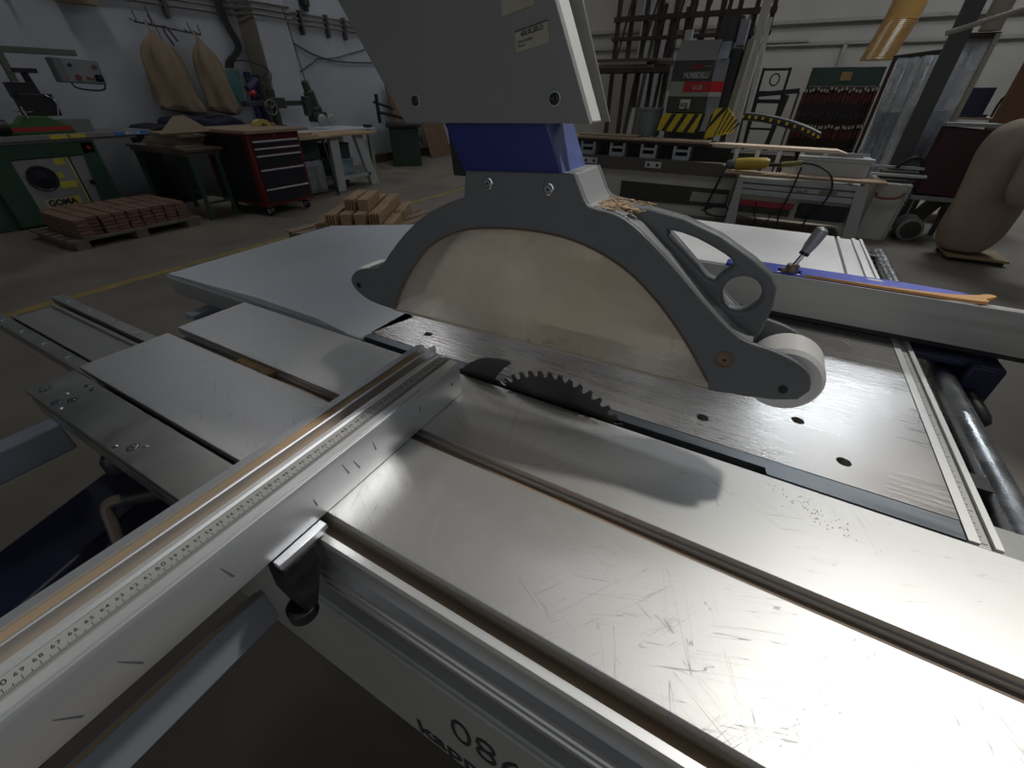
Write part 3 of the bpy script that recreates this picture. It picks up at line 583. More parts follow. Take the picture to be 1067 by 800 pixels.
gf = B().prism([(1.80, .88), (2.40, .88), (2.39, .95), (2.30, .985), (2.22, 1.04), (2.02, 1.05), (1.95, .985), (1.80, .97)], -7.18, -7.04, 'x').obj('cutter_cover', mat('bright_green', (.06, .15, .04), .45), pl, bevel=.008)
B().prism([(1.82, .905), (2.385, .905), (2.385, .945), (1.82, .945)], -7.0399, -7.036, 'x').obj('red_stripe', REDP, gf)
B().box(-7.3, -7.1, 2.30, 2.60, .876, 1.0).obj('rear_fence', mat('fence_dull', (.20, .20, .20), .5), pl, bevel=.004)
B().bar((-7.15, 2.14, 1.05), (-7.15, 2.14, 1.60), .055).bar((-7.15, 1.2, 1.612), (-7.15, 2.78, 1.612), .055).obj('control_arm', mat('olive_arm', (.13, .14, .11), .5), pl, bevel=.004)
B().box(-7.25, -7.05, 2.08, 2.36, 1.04, 1.24).box(-7.22, -7.08, 2.06, 2.26, 1.20, 1.34).cyl((-7.15, 2.27, 1.2), (-7.15, 2.25, 1.42), .032).box(-7.22, -7.08, 2.16, 2.35, 1.42, 1.46).obj('cutter_head', mat('dark_iron', (.03, .025, .03), .5, .2, var=.3), pl, bevel=.006)
B().tube([(-7.04, 2.32, 1.05), (-7.02, 2.36, 1.18), (-7.04, 2.28, 1.24)], .008, smooth=1).obj('adjust_lever', STEEL, pl)
B().tube([(-7.02, 2.05, 1.02), (-7.02, 2.04, 1.13)], .008).tube([(-7.02, 1.97, 1.09), (-7.02, 2.12, 1.08)], .006).obj('cross_lever', STEEL, pl)
B().cyl((-7.04, 1.55, .95), (-7.04, 1.86, .95), .07).obj('feed_roller', BLACK, pl)
cb = B().prism([(2.50, 1.345), (2.905, 1.330), (2.905, 1.545), (2.50, 1.565)], -7.20, -7.04, 'x').obj('control_box', mat('box_grey', (.17, .18, .175), .5), pl, bevel=.008)
B().prism([(2.575, 1.352), (2.885, 1.342), (2.885, 1.535), (2.575, 1.550)], -7.0399, -7.037, 'x').obj('control_face', mat('face_grey', (.25, .26, .27), .5), cb)
for y, z, r, m_ in ((2.63, 1.50, .016, BLACK), (2.85, 1.49, .02, mat('button_red', (.20, .05, .04), .5)), (2.66, 1.39, .028, MATS['button_red']), (2.75, 1.385, .016, MATS['button_red']), (2.795, 1.38, .014, MATS['button_red']), (2.85, 1.39, .020, INK)):
    if r == .020: B().box(-7.0369, -7.034, 2.815, 2.885, 1.355, 1.42).obj('button_plate', ARMW, cb)
    B().cyl((-7.037, y, z), (-7.022, y, z), r).obj('button', m_, cb)
B().tube([(-7.06, 2.58, 1.345), (-7.05, 2.60, 1.285), (-7.05, 2.86, 1.265), (-7.06, 2.89, 1.335)], .009, smooth=2).obj('grab_handle', BLACK, cb)

# low pallet of slat bundles
pt = thing('pallet', 'low wooden pallet under the reddish slat bundles by the planer', 'pallet', (-6.05, 2.03, 0))
PW = mat('pallet_wood', (.20, .165, .125), .8, 0, col2=(.13, .105, .08), scale=(5, 30, 30))
for y in (1.47, 1.98, 2.49): B().box(-6.52, -5.60, y, y+.11, .0, .07).obj('bearer', PW, pt)
for i in range(6): x = -6.52+i*.162; B().box(x, x+.11, 1.43, 2.65, .0701, .09).obj('deck_board', PW, pt)
SLAT = mat('reddish_slat', (.27, .155, .105), .75, 0, col2=(.18, .10, .07), scale=(30, 8, 30))
slab = None; random.seed(5)
for row in range(2):
    for bnd in range(9):
        for k in range(5):
            x = -5.865-row*.40+random.uniform(-.012, .012)+(.06 if bnd == 0 else 0)-(bnd == 1)*.03; y = 1.60+bnd*.115+random.uniform(-.003, .003)
            if slab is None:
                slab = B().box(-.19, .19, -.052, .052, 0, .030).obj('wood_slat', SLAT, bevel=.003)
                tag(slab, 'reddish brown wooden slat stacked in bundles on the low pallet', 'slat', 'slats bundled on the pallet'); o = slab
            else:
                o = slab.copy(); COL.objects.link(o)
            o.location = (x, y, .0905+k*.0345)
            o.rotation_euler = (0, 0, random.uniform(-.015, .015))

# hook rail with two dust sacks and a pair of tongs
hr = thing('hook_rail', 'thin black hook rail on the left wall above the hanging sacks', 'hook rail', (-7.70, 4.14, 1.93))
def rz(y): return 2.00-(y-3.75)*.085
B().tube([(-7.64, 3.75, rz(3.75)), (-7.64, 4.55, rz(4.55))], .010).obj('rail', BLACK, hr)
for y in (3.76, 3.93, 4.40, 4.53): B().tube([(-7.745, y, rz(y)+.04), (-7.64, y, rz(y)), (-7.60, y, rz(y)+.02), (-7.59, y-.02, rz(y)+.10)], .007).obj('hook', BLACK, hr)
def sack(y, z, label, wd, mir):
    b = B(); n = 28; rows = [(0, .012, .03), (.06, .045, .03), (.14, .14, .07), (.26, .23, .10), (.45, .25, .12), (.62, .25, .13), (.78, .27, .13), (.84, .285, .135), (.855, .27, .12), (.90, .275, .12), (.905, .03, .02)]
    R = []
    for j, (d, a, c) in enumerate(rows):
        ring = []
        for i in range(n):
            t_ = 2*PI*i/n; f = 1+.10*math.sin(3*t_+j*.5+mir)+.11*math.sin(6*t_-j*.7)*(j > 1)+.06*math.sin(11*t_+j)
            ring.append(b.bm.verts.new((-7.52+c*math.cos(t_)*f, y+wd*a*math.sin(t_)*f+.045*d*(1 if mir else .3), z-d-.03*math.sin(t_)*(j > 6))))
        R.append(ring)
    for A, C in zip(R, R[1:]):
        for i in range(n): b.bm.faces.new((A[i], A[(i+1) % n], C[(i+1) % n], C[i]))
    b.bm.faces.new(R[0][::-1]); b.bm.faces.new(R[-1])
    o = b.obj('dust_sack', mat('tan_canvas', (.31, .235, .16), .9, 0, col2=(.20, .145, .095), scale=(5, 5, 3), bump=1.0, bscale=(9, 9, 3)), smooth=1.2, world=(-7.52, y, z))
    md = o.modifiers.new('sub', 'SUBSURF'); md.levels = 1; md.render_levels = 2
    tag(o, label, 'sack')
    B().tube([(-7.60, y, rz(y)+.02), (-7.56, y, z+.02), (-7.52, y, z-.03)], .014).obj('neck_tie', WOODX, o)
sack(3.85, 1.93, 'larger tan canvas dust sack hanging left of the other on the hook rail', 1.06, 0)
sack(4.42, 1.90, 'narrower tan canvas dust sack hanging beside the teal notice board', .82, 1.3)
tg = B().tube([(-7.60, 4.06, 1.985), (-7.58, 4.04, 1.92), (-7.58, 4.10, 1.78)], .012).tube([(-7.60, 4.08, 1.985), (-7.58, 4.12, 1.92), (-7.58, 4.17, 1.83)], .012)
tag(tg.obj('hand_tongs', mat('dark_red_grip', (.09, .03, .05), .5)), 'small dark red hand tongs hanging between the two sacks', 'tool')

# bench with offcuts
wb = thing('workbench', 'dim workbench with thin green legs piled with board offcuts beside the red cabinet', 'workbench', (-6.3, 3.0, 0))
B().box(-6.95, -5.66, 2.78, 3.20, .72, .745).box(-6.93, -5.7, 2.80, 3.18, .68, .7199).obj('bench_top', mat('bench_dark_wood', (.14, .11, .085), .8, 0, col2=(.09, .07, .055), scale=(9, 9, 9)), wb)
for x, y in ((-5.72, 3.13), (-5.72, 2.83), (-6.6, 3.13), (-6.88, 2.83)): B().bar((x, y, 0), (x, y, .70), .035).obj('leg', GRN, wb)
B().bar((-5.72, 2.83, .18), (-5.72, 3.13, .18), .025).bar((-6.6, 3.13, .2), (-5.72, 3.13, .2), .025).obj('rail', GRN, wb)
random.seed(9)
OFF = [mat('offcut_tan', (.30, .22, .15), .8), mat('offcut_grey', (.25, .22, .18), .8), WOODX]
for i in range(6):
    z = .7455+i*.024; a = random.uniform(-.25, .25)
    o = B().box(-.34+.03*i, .30, -.15, .15, 0, .022).obj('board_offcut', OFF[i % 3], bevel=.001)
    o.location = (-6.15+random.uniform(-.12, .12), 2.99+random.uniform(-.03, .03), z); o.rotation_euler = (0, 0, a)
    tag(o, 'brown board offcut in the pile on the workbench by the red cabinet', 'board', 'offcuts piled on the workbench')
o = B().prism([(-.28, 0), (.28, 0), (.05, .17), (-.06, .16)], -.011, .011, 'x').obj('board_offcut', mat('tan_ply', (.38, .29, .20), .8))
o.location = (-5.80, 2.94, .892); o.rotation_euler = (0, -.25, 0); tag(o, 'pointed tan plywood offcut propped on top of the bench pile', 'board')
tag(B().prism([(3.14, .0), (3.46, .0), (3.45, .86), (3.38, .92), (3.2, .90), (3.14, .84)], -7.65, -7.02, 'x').obj('waste_bin', mat('near_black_plastic', (.010, .010, .013), .6), bevel=.02), 'large black waste bin in the dark behind the workbench', 'bin')
b = B().prism([(3.48, .62), (4.60, .62), (4.55, .90), (4.35, .98), (4.1, .93), (3.9, .99), (3.55, .97)], -7.66, -7.2, 'x').obj('folded_sheet', mat('dark_navy_cloth', (.016, .018, .045), .8, 0, bump=.6, var=.3, scale=(9, 9, 9)), bevel=.05, seg=3)
tag(b, 'dark navy cloth bundle below the hanging sacks', 'cloth')
tag(B().box(-7.7, -7.2, 3.47, 4.62, 0, .6195).box(-7.68, -7.22, 3.5, 4.6, .1, .5).obj('low_cupboard', mat('dark_cupboard', (.05, .05, .055), .6), bevel=.01), 'dark low cupboard against the wall under the navy cloth', 'cupboard')

# red tool cabinet
tc = thing('tool_cabinet', 'red tool cabinet on castors with black drawers and silver drawer pulls', 'tool cabinet', (-5.65, 3.57, 0))
CAB = mat('cabinet_red', (.14, .010, .014), .4, 0, var=.1); DRW = mat('drawer_black', (.012, .013, .022), .4)
B().box(-6.12, -5.215, 3.24, 3.92, .12, .885).obj('body', CAB, tc, bevel=.012)
B().box(-6.05, -5.3, 3.236, 3.2405, .16, .86).obj('side_inset', DRW, tc)
zs = [.818, .745, .672, .525, .318, .145]
for a, c in zip(zs, zs[1:]):
    d = B().box(-5.2151, -5.203, 3.285, 3.875, c+.008, a-.004).obj('drawer', DRW, tc, bevel=.003)
    B().box(-5.203, -5.190, 3.285, 3.875, a-.024, a-.006).obj('drawer_pull', mat('pull_silver', (.62, .62, .64), .35, .4), d, bevel=.004)
B().cyl((-5.215, 3.58, .852), (-5.20, 3.58, .852), .012).obj('lock', CHROME, tc)
B().box(-6.25, -5.14, 3.20, 4.02, .886, .916).obj('worktop', WOODX, tc, bevel=.002)
for x, y in ((-5.30, 3.32), (-5.30, 3.85), (-6.03, 3.32), (-6.03, 3.85)):
    c = B().cyl((x, y-.018, .055), (x, y+.018, .055), .055).obj('caster', BLACK, tc)
    B().cyl((x, y-.021, .055), (x, y+.021, .055), .028).box(x-.035, x+.035, y-.03, y+.03, .105, .125).obj('caster_hub', mat('hub_grey', (.5, .5, .5), .4, .3), c)
arc = [(math.cos(PI*i/14)*.105, math.sin(PI*i/14)*.075) for i in range(15)]
tag(B().prism([(3.86+a, .9165+b) for a, b in arc]+[(3.86+a*.4, .9165+b*.35) for a, b in arc[::-1]], -5.86, -5.76, 'x').obj('sanding_disc_guard', mat('dull_yellow', (.50, .38, .10), .6)), 'yellow half round guard lying on the red cabinet worktop', 'guard')
tag(B().box(-5.83, -5.76, 4.0, 4.012, .9165, .94).box(-5.9, -5.72, 3.88+.11, 4.0, .9165, .945).obj('wood_block', WOOD, bevel=.003), 'small wooden block at the end of the red cabinet worktop', 'wood block')

# teal board and blue panels at the pilaster
tb = thing('notice_board', 'framed teal green notice board mounted on the left wall', 'notice board', (-7.70, 4.84, 1.05))
fq = [(4.665, 1.58), (5.03, 1.57), (4.99, 1.08), (4.64, 1.09)]
B().prism(fq, -7.748, -7.715, 'x').obj('frame', mat('frame_pale', (.36, .38, .36), .6), tb)
B().prism([(4.695, 1.545), (5.005, 1.54), (4.968, 1.115), (4.67, 1.12)], -7.7149, -7.710, 'x').obj('sheet', mat('teal_sheet', (.06, .22, .20), .5, 0, col2=(.12, .26, .24), scale=(1, 5, 14), detail=2), tb)
for i, (y, lab) in enumerate(((5.065, 'dark blue panel nearest the teal board leaning by the pilaster'), (5.165, 'dark blue panel touching the pilaster'))):
    tag(B().box(-7.70+.04*i, -7.64+.04*i, y, y+.075, .55, 1.53-.04*i).box(-7.72+.04*i, -7.7001+.04*i, y+.01, y+.065, .57, 1.50-.04*i).obj('blue_board', NAVY if False else mat('deep_blue_panel', (.020, .030, .10), .5), bevel=.004), lab, 'panel')

# conduits and cables on the wall
PIPE = mat('conduit_grey', (.20, .19, .18), .6, .1, var=.1)
cdt = thing('conduit_run', 'bundle of grey conduits running along the top of the left wall', 'conduit', (-7.6, 5.5, 2.15))
for k in range(3):
    x = -7.72+.006*k; z = 2.36-.07*k
    B().tube([(x, -1.5, z), (x, 5.16, z), (-7.325+.004*k, 5.22, z), (-7.325+.004*k, 5.88, z), (x, 5.94, z), (x, 11.5, z)], .016, n=8).obj('conduit', PIPE, cdt)
for y in (2.6, 4.2, 6.35, 6.9, 7.3, 7.9): B().box(-7.746, -7.66, y, y+.04, 2.08, 2.40).obj('pipe_bracket', mat('bracket_dark', (.08, .08, .08), .6), cdt)
cbl = B()
for k in range(4):
    cbl.tube([(-7.70+.01*k, 4.93+.03*k, 3.2), (-7.68, 4.93+.03*k, 2.2), (-7.67, 5.00+.028*k, 2.0), (-7.66, 5.06+.028*k, 1.85), (-7.66, 4.98+.03*k, 1.75), (-7.68, 4.84+.035*k, 1.66), (-7.72, 4.82+.035*k, 1.57)], .014, n=6, smooth=2)
tag(cbl.obj('cable_bundle', mat('dark_cable', (.045, .045, .045), .6)), 'dark cable bundle dropping down the wall to the teal board', 'cable')
tag(B().tube([(-7.68, 4.90, 1.64), (-7.60, 5.05, 1.68), (-7.40, 5.15, 1.62), (-7.33, 5.20, 1.60), (-7.33, 5.30, 1.50), (-7.20, 5.10, 1.33)], .010, n=6, smooth=2).obj('power_cable', MATS['dark_cable']), 'single dark cable sagging across the pilaster to the radial saw', 'cable')
tag(B().tube([(-7.73, 5.98, 2.02), (-7.72, 6.6, 1.78), (-7.72, 7.3, 1.74), (-7.73, 8.4, 1.80)], .012, n=6, smooth=2).obj('hanging_cable', MATS['dark_cable']), 'thick dark cable sagging across the white wall', 'cable')
tag(B().tube([(-7.74, 6.0, 1.50), (-7.73, 6.5, 1.72), (-7.73, 6.55, 1.76), (-7.73, 7.0, 1.80), (-7.74, 8.0, 2.02)], .008, n=6).obj('thin_cable', MATS['dark_cable']), 'thin dark cable slanting up across the white wall', 'cable')
tag(B().tube([(-7.72, 3.98, 2.18), (-7.72, 4.12, 1.5)], .006, n=6).obj('pull_wire', MATS['dark_cable']), 'thin straight wire down the wall between the sacks', 'wire')
tag(B().box(-7.74, -7.62, 6.45, 6.58, 2.46, 2.76).cyl((-7.68, 6.52, 2.46), (-7.68, 6.52, 2.40), .045).obj('valve_box', DGRN, bevel=.02), 'small dark green box on the wall above the conduits', 'box')
tag(B().box(-7.66, -7.52, 3.03, 3.38, 2.10, 2.32).box(-7.62, -7.50, 3.07, 3.27, 2.12, 2.28).obj('wooden_box', WOODX, bevel=.004), 'small brown wooden box on the wall above the planer', 'box')

# radial arm saw
IRON = mat('olive_iron', (.045, .055, .045), .5, .2, var=.25, scale=(20, 20, 20))
ra = thing('radial_arm_saw', 'olive green radial arm saw with handwheel and motor head on a white table', 'radial arm saw', (-6.9, 5.3, 0))
B().cyl((-7.05, 4.98, .76), (-7.05, 4.98, 1.30), .065).cyl((-7.05, 4.98, .76), (-7.05, 4.98, .84), .12).obj('column', IRON, ra)
B().box(-7.11, -6.97, 4.50, 5.62, 1.095, 1.16).box(-7.13, -6.95, 4.86, 5.14, 1.06, 1.20).obj('arm', IRON, ra, bevel=.008)
hw = B()
c0 = Vector((-6.86, 4.80, 1.08))
ring = [c0+Vector((0, .095*math.cos(2*PI*i/20), .095*math.sin(2*PI*i/20))) for i in range(21)]
hw.tube(ring, .010, n=8)
for i in range(3): t_ = i*2*PI/3+.4; hw.bar(c0, c0+Vector((0, .09*math.cos(t_), .09*math.sin(t_))), .016)
hw.cyl(c0+Vector((-.10, 0, 0)), c0+Vector((.02, 0, 0)), .018)
hw.obj('handwheel', mat('worn_iron', (.22, .22, .20), .4, .5), ra)
B().lathe((-6.95, 5.68, .98), (-.05, -.22, 1), [(0, .10), (.08, .10), (.10, .085), (.30, .085), (.32, .06), (.44, .055), (.46, .03)]).obj('motor', IRON, ra)
B().box(-7.02, -6.85, 5.54, 5.80, .86, 1.0).box(-7.0, -6.9, 5.46, 5.58, .95, 1.22).obj('carriage', IRON, ra, bevel=.012)
B().lathe((-6.84, 5.66, .885), (1, 0, 0), [(0, .09), (.03, .09), (.04, .07)]).lathe((-6.84, 5.84, .885), (1, 0, 0), [(0, .09), (.03, .09), (.04, .07)]).obj('blade_cover', mat('cover_metal', (.36, .37, .36), .4, .3), ra)
B().tube([(-6.95, 5.60, 1.36), (-6.97, 5.56, 1.8), (-7.0, 5.52, 2.3)], .008, n=6).obj('feed_wire', MATS['dark_cable'], ra)
B().box(-7.45, -6.55, 4.95, 6.55, .722, .755).obj('saw_table', mat('white_laminate', (.58, .60, .62), .5), ra, bevel=.003)
B().box(-7.40, -7.37, 5.75, 6.05, .7555, .93).obj('table_fence', mat('grey_fence', (.32, .34, .36), .5), ra)
for x, y in ((-7.38, 5.02), (-6.62, 5.02), (-7.38, 6.45), (-6.62, 6.45)): B().bar((x, y, 0), (x, y, .7215), .06).obj('leg', PANEL, ra)
B().box(-6.7, -6.56, 6.42, 6.50, .756, .80).obj('table_stop', BLACK, ra)
dr = thing('hand_drill', 'red and navy drill hung on a stand behind the radial saw arm', 'drill', (-7.0, 4.82, 1.2))
B().cyl((-7.28, 4.78, 1.30), (-7.28, 4.98, 1.42), .055).cyl((-7.28, 4.86, 1.33), (-7.28, 4.92, 1.2), .03).obj('drill_body', mat('drill_navy', (.03, .035, .08), .5), dr)
B().sphere((-7.26, 4.83, 1.25), .055).obj('drill_cap', REDP, dr)
B().bar((-7.31, 5.0, .757), (-7.31, 5.0, 1.44), .03).bar((-7.31, 4.82, 1.44), (-7.31, 5.16, 1.42), .02).obj('drill_stand', IRON, dr)

# white trestle with boards and things below
ts = thing('trestle_table', 'white painted trestle table with splayed panel legs and pale wooden top', 'table', (-6.0, 5.2, 0))
TW = mat('trestle_white', (.42, .44, .42), .6, 0, var=.06)
B().box(-6.45, -5.72, 4.74, 5.76, .735, .762).obj('table_top', WOOD, ts, bevel=.002)
B().prism([(4.86, .734), (5.02, .734), (4.99, 0), (4.84, 0)], -5.86, -5.80, 'x').obj('leg', TW, ts)
B().prism([(5.34, .734), (5.50, .734), (5.72, 0), (5.55, 0)], -5.86, -5.80, 'x').obj('leg', TW, ts)
B().prism([(4.86, .734), (5.02, .734), (4.99, 0), (4.84, 0)], -6.40, -6.34, 'x').obj('leg', TW, ts)
B().prism([(5.34, .734), (5.50, .734), (5.72, 0), (5.55, 0)], -6.40, -6.34, 'x').obj('leg', TW, ts)
B().box(-6.33, -5.87, 4.88, 5.62, .16, .185).box(-5.87, -5.80, 5.0, 5.56, .15, .195).obj('shelf', TW, ts)
tag(B().box(-6.30, -5.95, 5.02, 5.36, .1855, .40).box(-6.31, -5.94, 5.01, 5.37, .38, .41).obj('container', mat('teal_white', (.32, .38, .42), .5, 0, col2=(.05, .13, .20), scale=(4, 4, 9)), bevel=.01), 'pale blue container on the trestle table shelf', 'container')
tag(B().box(-6.32, -5.96, 5.02, 5.34, .42, .62).box(-6.33, -5.95, 5.01, 5.35, .60, .625).obj('tool_case', mat('dark_case', (.03, .05, .05), .5), bevel=.01), 'dark green case stacked on the pale blue container', 'case')
tag(B().box(-6.35, -5.9, 4.15, 4.72, .46, .72).box(-6.36, -5.89, 4.13, 4.74, .68, .735).obj('green_crate', DGRN, bevel=.01), 'dark green crate between the red cabinet and the trestle table', 'crate')
tag(B().box(-6.3, -5.85, 4.15, 4.70, .02, .45).box(-6.28, -5.84, 4.17, 4.68, .05, .42).obj('plastic_tub', mat('smoky_white', (.22, .23, .25), .5, 0, var=.2), bevel=.03), 'smoky white plastic tub under the dark green crate', 'tub')
sl = thing('plank_stand', 'thin dark green leg stand carrying pale planks beside the trestle table', 'stand', (-5.65, 4.4, 0))
B().bar((-5.61, 4.66, 0), (-5.66, 4.62, .72), .026).obj('leg', DGRN, sl)
B().bar((-5.70, 4.06, 0), (-5.70, 4.06, .72), .026).obj('leg', DGRN, sl)
B().bar((-5.68, 4.04, .725), (-5.66, 4.66, .725), .03).obj('cross_rail', DGRN, sl)
for i, (x, y0, y1, z) in enumerate(((-5.66, 4.05, 4.72, .741), (-5.80, 4.05, 4.72, .741), (-5.70, 4.06, 4.55, .766), (-5.76, 4.1, 4.5, .791))):
    tag(B().box(x-.06, x+.06, y0, y1, z, z+.023).obj('plank', WOOD if i % 2 else mat('tan_plank', (.42, .34, .22), .7), bevel=.002), 'short pale plank laid on the thin legged stand by the red cabinet', 'plank', 'planks beside the red cabinet')

# green spindle moulder and boards behind it
sm_ = thing('spindle_moulder', 'dark green cast spindle moulder cabinet with black table near the pilaster wall', 'machine', (-6.8, 7.9, 0))
mA = Matrix.Translation((-6.50, 7.70, 0)) @ Matrix.Rotation(math.radians(42), 4, 'Z')
B().box(-.58, 0, 0, .80, 0, .70, mA).obj('cabinet', DGRN, sm_, bevel=.015)
B().box(-.64, .05, -.06, .86, .705, .755, mA).obj('table', mat('black_table', (.03, .03, .03), .4, .3), sm_, bevel=.004)
hwm = B(); cc = mA @ Vector((.05, .30, .46))
dx = (mA.to_3x3() @ Vector((0, 1, 0)))
hwm.tube([cc+dx*.09*math.cos(2*PI*i/16)+Vector((0, 0, .09*math.sin(2*PI*i/16))) for i in range(17)], .012, n=6)
hwm.bar(cc-dx*.09, cc+dx*.09, .015).bar(cc-Vector((0, 0, .09)), cc+Vector((0, 0, .09)), .015)
hwm.cyl(cc-(mA.to_3x3() @ Vector((.06, 0, 0))), cc, .02); hwm.obj('handwheel', BLACK, sm_)
B().box(.001, .012, .5, .70, .40, .56, mA).obj('switch_plate', mat('pale_plate', (.42, .42, .38), .6), sm_)
B().box(.001, .010, .22, .42, .15, .24, mA).obj('rating_plate', mat('dull_plate', (.12, .18, .16), .6), sm_)
BRW = mat('brown_chipboard', (.17, .105, .065), .8, 0, var=.15)
for i, (y0, y1, h, x, lab) in enumerate(((8.1, 8.5, 1.40, -7.62, 'tall brown board leaning on the wall behind the spindle moulder'), (8.9, 9.7, 1.05, -7.5, 'wide brown board standing right of the spindle moulder'))):
    tag(B().bar((x+.30, (y0+y1)/2, 0.0), (x, (y0+y1)/2, h), y1-y0, .03, up=(1, 0, 0)).obj('board', BRW, bevel=.003), lab, 'board')
fr_ = thing('fence_unit', 'dark wooden clamp frame mounted behind the spindle moulder table', 'frame', (-7.3, 7.7, .76))
B().bar((-7.25, 7.42, .765), (-7.25, 7.42, 1.25), .05).bar((-7.25, 7.42, .95), (-7.0, 8.05, .80), .05).bar((-7.27, 7.35, 1.12), (-7.2, 7.8, 1.0), .04).obj('clamp_bar', BLACK, fr_)
tag(B().box(-6.75, -6.05, 9.1, 9.9, .03, .10).box(-6.7, -6.1, 9.15, 9.25, 0, .03).box(-6.7, -6.1, 9.75, 9.85, 0, .03).obj('pallet', BRW), 'low brown pallet on the floor right of the spindle moulder', 'pallet')

# wooden zigzag pieces on a pallet behind the extension table
zp = thing('pallet', 'wooden pallet on the floor behind the rear extension table holding comb jointed pieces', 'pallet', (-3.75, 3.4, 0))
for y in (2.75, 3.4, 4.05): B().box(-4.2, -3.3, y, y+.1, 0, .08).obj('bearer', PW, zp)
for i in range(6): x = -4.2+i*.16; B().box(x, x+.11, 2.72, 4.18, .0801, .10).obj('deck_board', WOODX, zp)
CW = mat('comb_wood', (.46, .32, .18), .7, 0, col2=(.34, .22, .12), scale=(30, 3, 30))
b = B(); b.box(-.05, .05, -.26, .19, 0, .10)
for k in range(4): b.box(-.05+k*.028, -.034+k*.028, .1901, .26, .0, .10)
comb = b.obj('comb_block', CW, bevel=.002)
random.seed(11); spots = []
ca, sa = math.cos(.55), math.sin(.55)
for lay, (nu, nv, a_) in enumerate(((6, 2, .55), (4, 2, .55), (2, 1, .55))):
    for iu in range(nu):
        for iv in range(nv):
            u_ = (iu-(nu-1)/2)*.135+random.uniform(-.004, .004); v_ = (iv-(nv-1)/2)*.55+random.uniform(-.025, .025)
            spots.append((-3.75+u_*ca-v_*sa+.05*lay, 3.45+u_*sa+v_*ca-.06*lay, .1005+lay*.101, a_+(PI if (iu+iv) % 3 == 0 else 0)))
for i, (x, y, z, a) in enumerate(spots):
    o = comb if i == 0 else comb.copy()
    if i: COL.objects.link(o)
    o.location = (x, y, z); o.rotation_euler = (0, 0, a)
    tag(o, 'finger jointed pale wooden block in the heap behind the extension table', 'wood block', 'comb jointed wooden blocks')

# ================================================================== BACK OF THE HALL
RUST = mat('rust_brown_steel', (.065, .042, .035), .65, .1, var=.25, scale=(9, 9, 9))
rk = thing('timber_rack', 'tall rust brown steel cantilever rack against the back wall behind the drilling machine', 'rack', (-1.8, 9.1, 0))
for i in range(11):
    x = -3.0+i*.235; B().box(x-.03, x+.03, 9.0, 9.08, 0, 3.4).obj('post', RUST, rk)
for z, h in ((2.27, .07), (2.02, .05), (2.85, .06)): B().box(-3.05, -.60, 8.94, 8.999, z, z+h).obj('beam', RUST, rk)
for i in range(6):
    x = -2.95+i*.42; B().bar((x, 8.95, 1.70), (x+.34, 8.95, 3.3), .028).obj('brace', RUST, rk)
for i in range(5):
    x = -2.9+i*.45; B().bar((x, 9.02, 1.60), (x, 8.42, 1.60), .05).obj('arm', RUST, rk)
B().box(-3.3, -1.30, 8.45, 8.52, 1.57, 1.63).box(-3.3, -1.30, 8.86, 8.93, 1.57, 1.63).obj('shelf_rail', RUST, rk)
random.seed(21); TIM = [mat('grey_timber', (.15, .13, .11), .8), mat('brown_timber', (.12, .08, .055), .8), mat('pale_timber', (.28, .24, .19), .8)]
for i in range(14):
    x0 = random.uniform(-3.3, -2.2); z = 1.631+.042*(i//5); y = 8.48+.10*(i % 5); L_ = random.uniform(.7, 1.1)
    o = B().box(0, L_, -.04, .04, 0, .04).obj('timber', TIM[i % 3], bevel=.002); o.location = (x0, y, z); o.rotation_euler = (0, 0, random.uniform(-.04, .04))
    tag(o, 'rough timber length stored on the low arms of the brown rack', 'timber', 'timbers on the rack shelf')
for i in range(12):
    x = -2.75+i*.16; y = 9.2+.03*(i % 3)
    o = B().box(-.03, .03, -.02, .02, 0, 2.3+.07*(i*5 % 7)).obj('timber', TIM[(i*2) % 3]); o.location = (x, y, 0); o.rotation_euler = (0, random.uniform(-.07, .10), 0)
    tag(o, 'upright timber length standing behind the posts of the brown rack', 'timber', 'timbers standing behind the rack')
tag(B().box(-3.55, -2.95, 12.3, 12.85, 0, CEIL).box(-3.6, -2.9, 12.28, 12.87, 0, .12).obj('grey_pillar', mat('pillar_grey', (.26, .27, .26), .8), bevel=.01), 'grey square pillar at the back wall behind the rack', 'pillar')
# leaning white planks
for i, (x0, x1, z1, lab) in enumerate(((-.68, -.70, 3.2, 'broad pale plank leaning upright right of the brown rack'), (-.50, -.62, 2.15, 'narrow pale plank leaning by the broad one at the rack'))):
    tag(B().bar((x0, 7.9, 0.0), (x1, 8.35, z1), .11-.05*i, .03, up=(0, 1, 0)).obj('plank', mat('white_plank', (.52, .50, .44), .7, 0, var=.08)), lab, 'plank')

# CNC drilling machine
OLV = mat('machine_beige', (.52, .50, .43), .55, .1, var=.06, scale=(3, 3, 3)); DKG = mat('machine_dark', (.05, .048, .042), .55, .1)
cn = thing('drilling_machine', 'beige CNC drilling machine with dark hood and hazard striped skirts', 'machine', (-1.3, 6.4, 0))
B().box(-2.9, -.345, 6.02, 7.1, 0, .47).obj('base', OLV, cn, bevel=.01)
st_ = B().prism([(-1.70, .112), (-.37, .135), (-.37, .335), (-1.70, .335)], 6.006, 6.0199, 'y').obj('dark_band', DKG, cn)
B().prism([(-.80, .175), (-.385, .185), (-.385, .285), (-.79, .285)], 6.002, 6.0059, 'y').obj('pale_plate', mat('pale_olive', (.34, .35, .30), .55), st_)
B().box(-2.9, -.345, 5.97, 6.06, .475, .615).obj('front_rail', mat('rail_brown', (.11, .10, .085), .5, .3), cn, bevel=.004)
for x in (-2.15, -1.32):
    p_ = B().box(x-.10, x+.10, 5.958, 5.9699, .515, .585).obj('rail_plate', mat('plate_white', (.55, .55, .52), .5), cn, bevel=.003)
    for s_ in (-.055, .055): B().cyl((x+s_, 5.957, .55), (x+s_, 5.950, .55), .017).obj('plate_bolt', BLACK, p_)
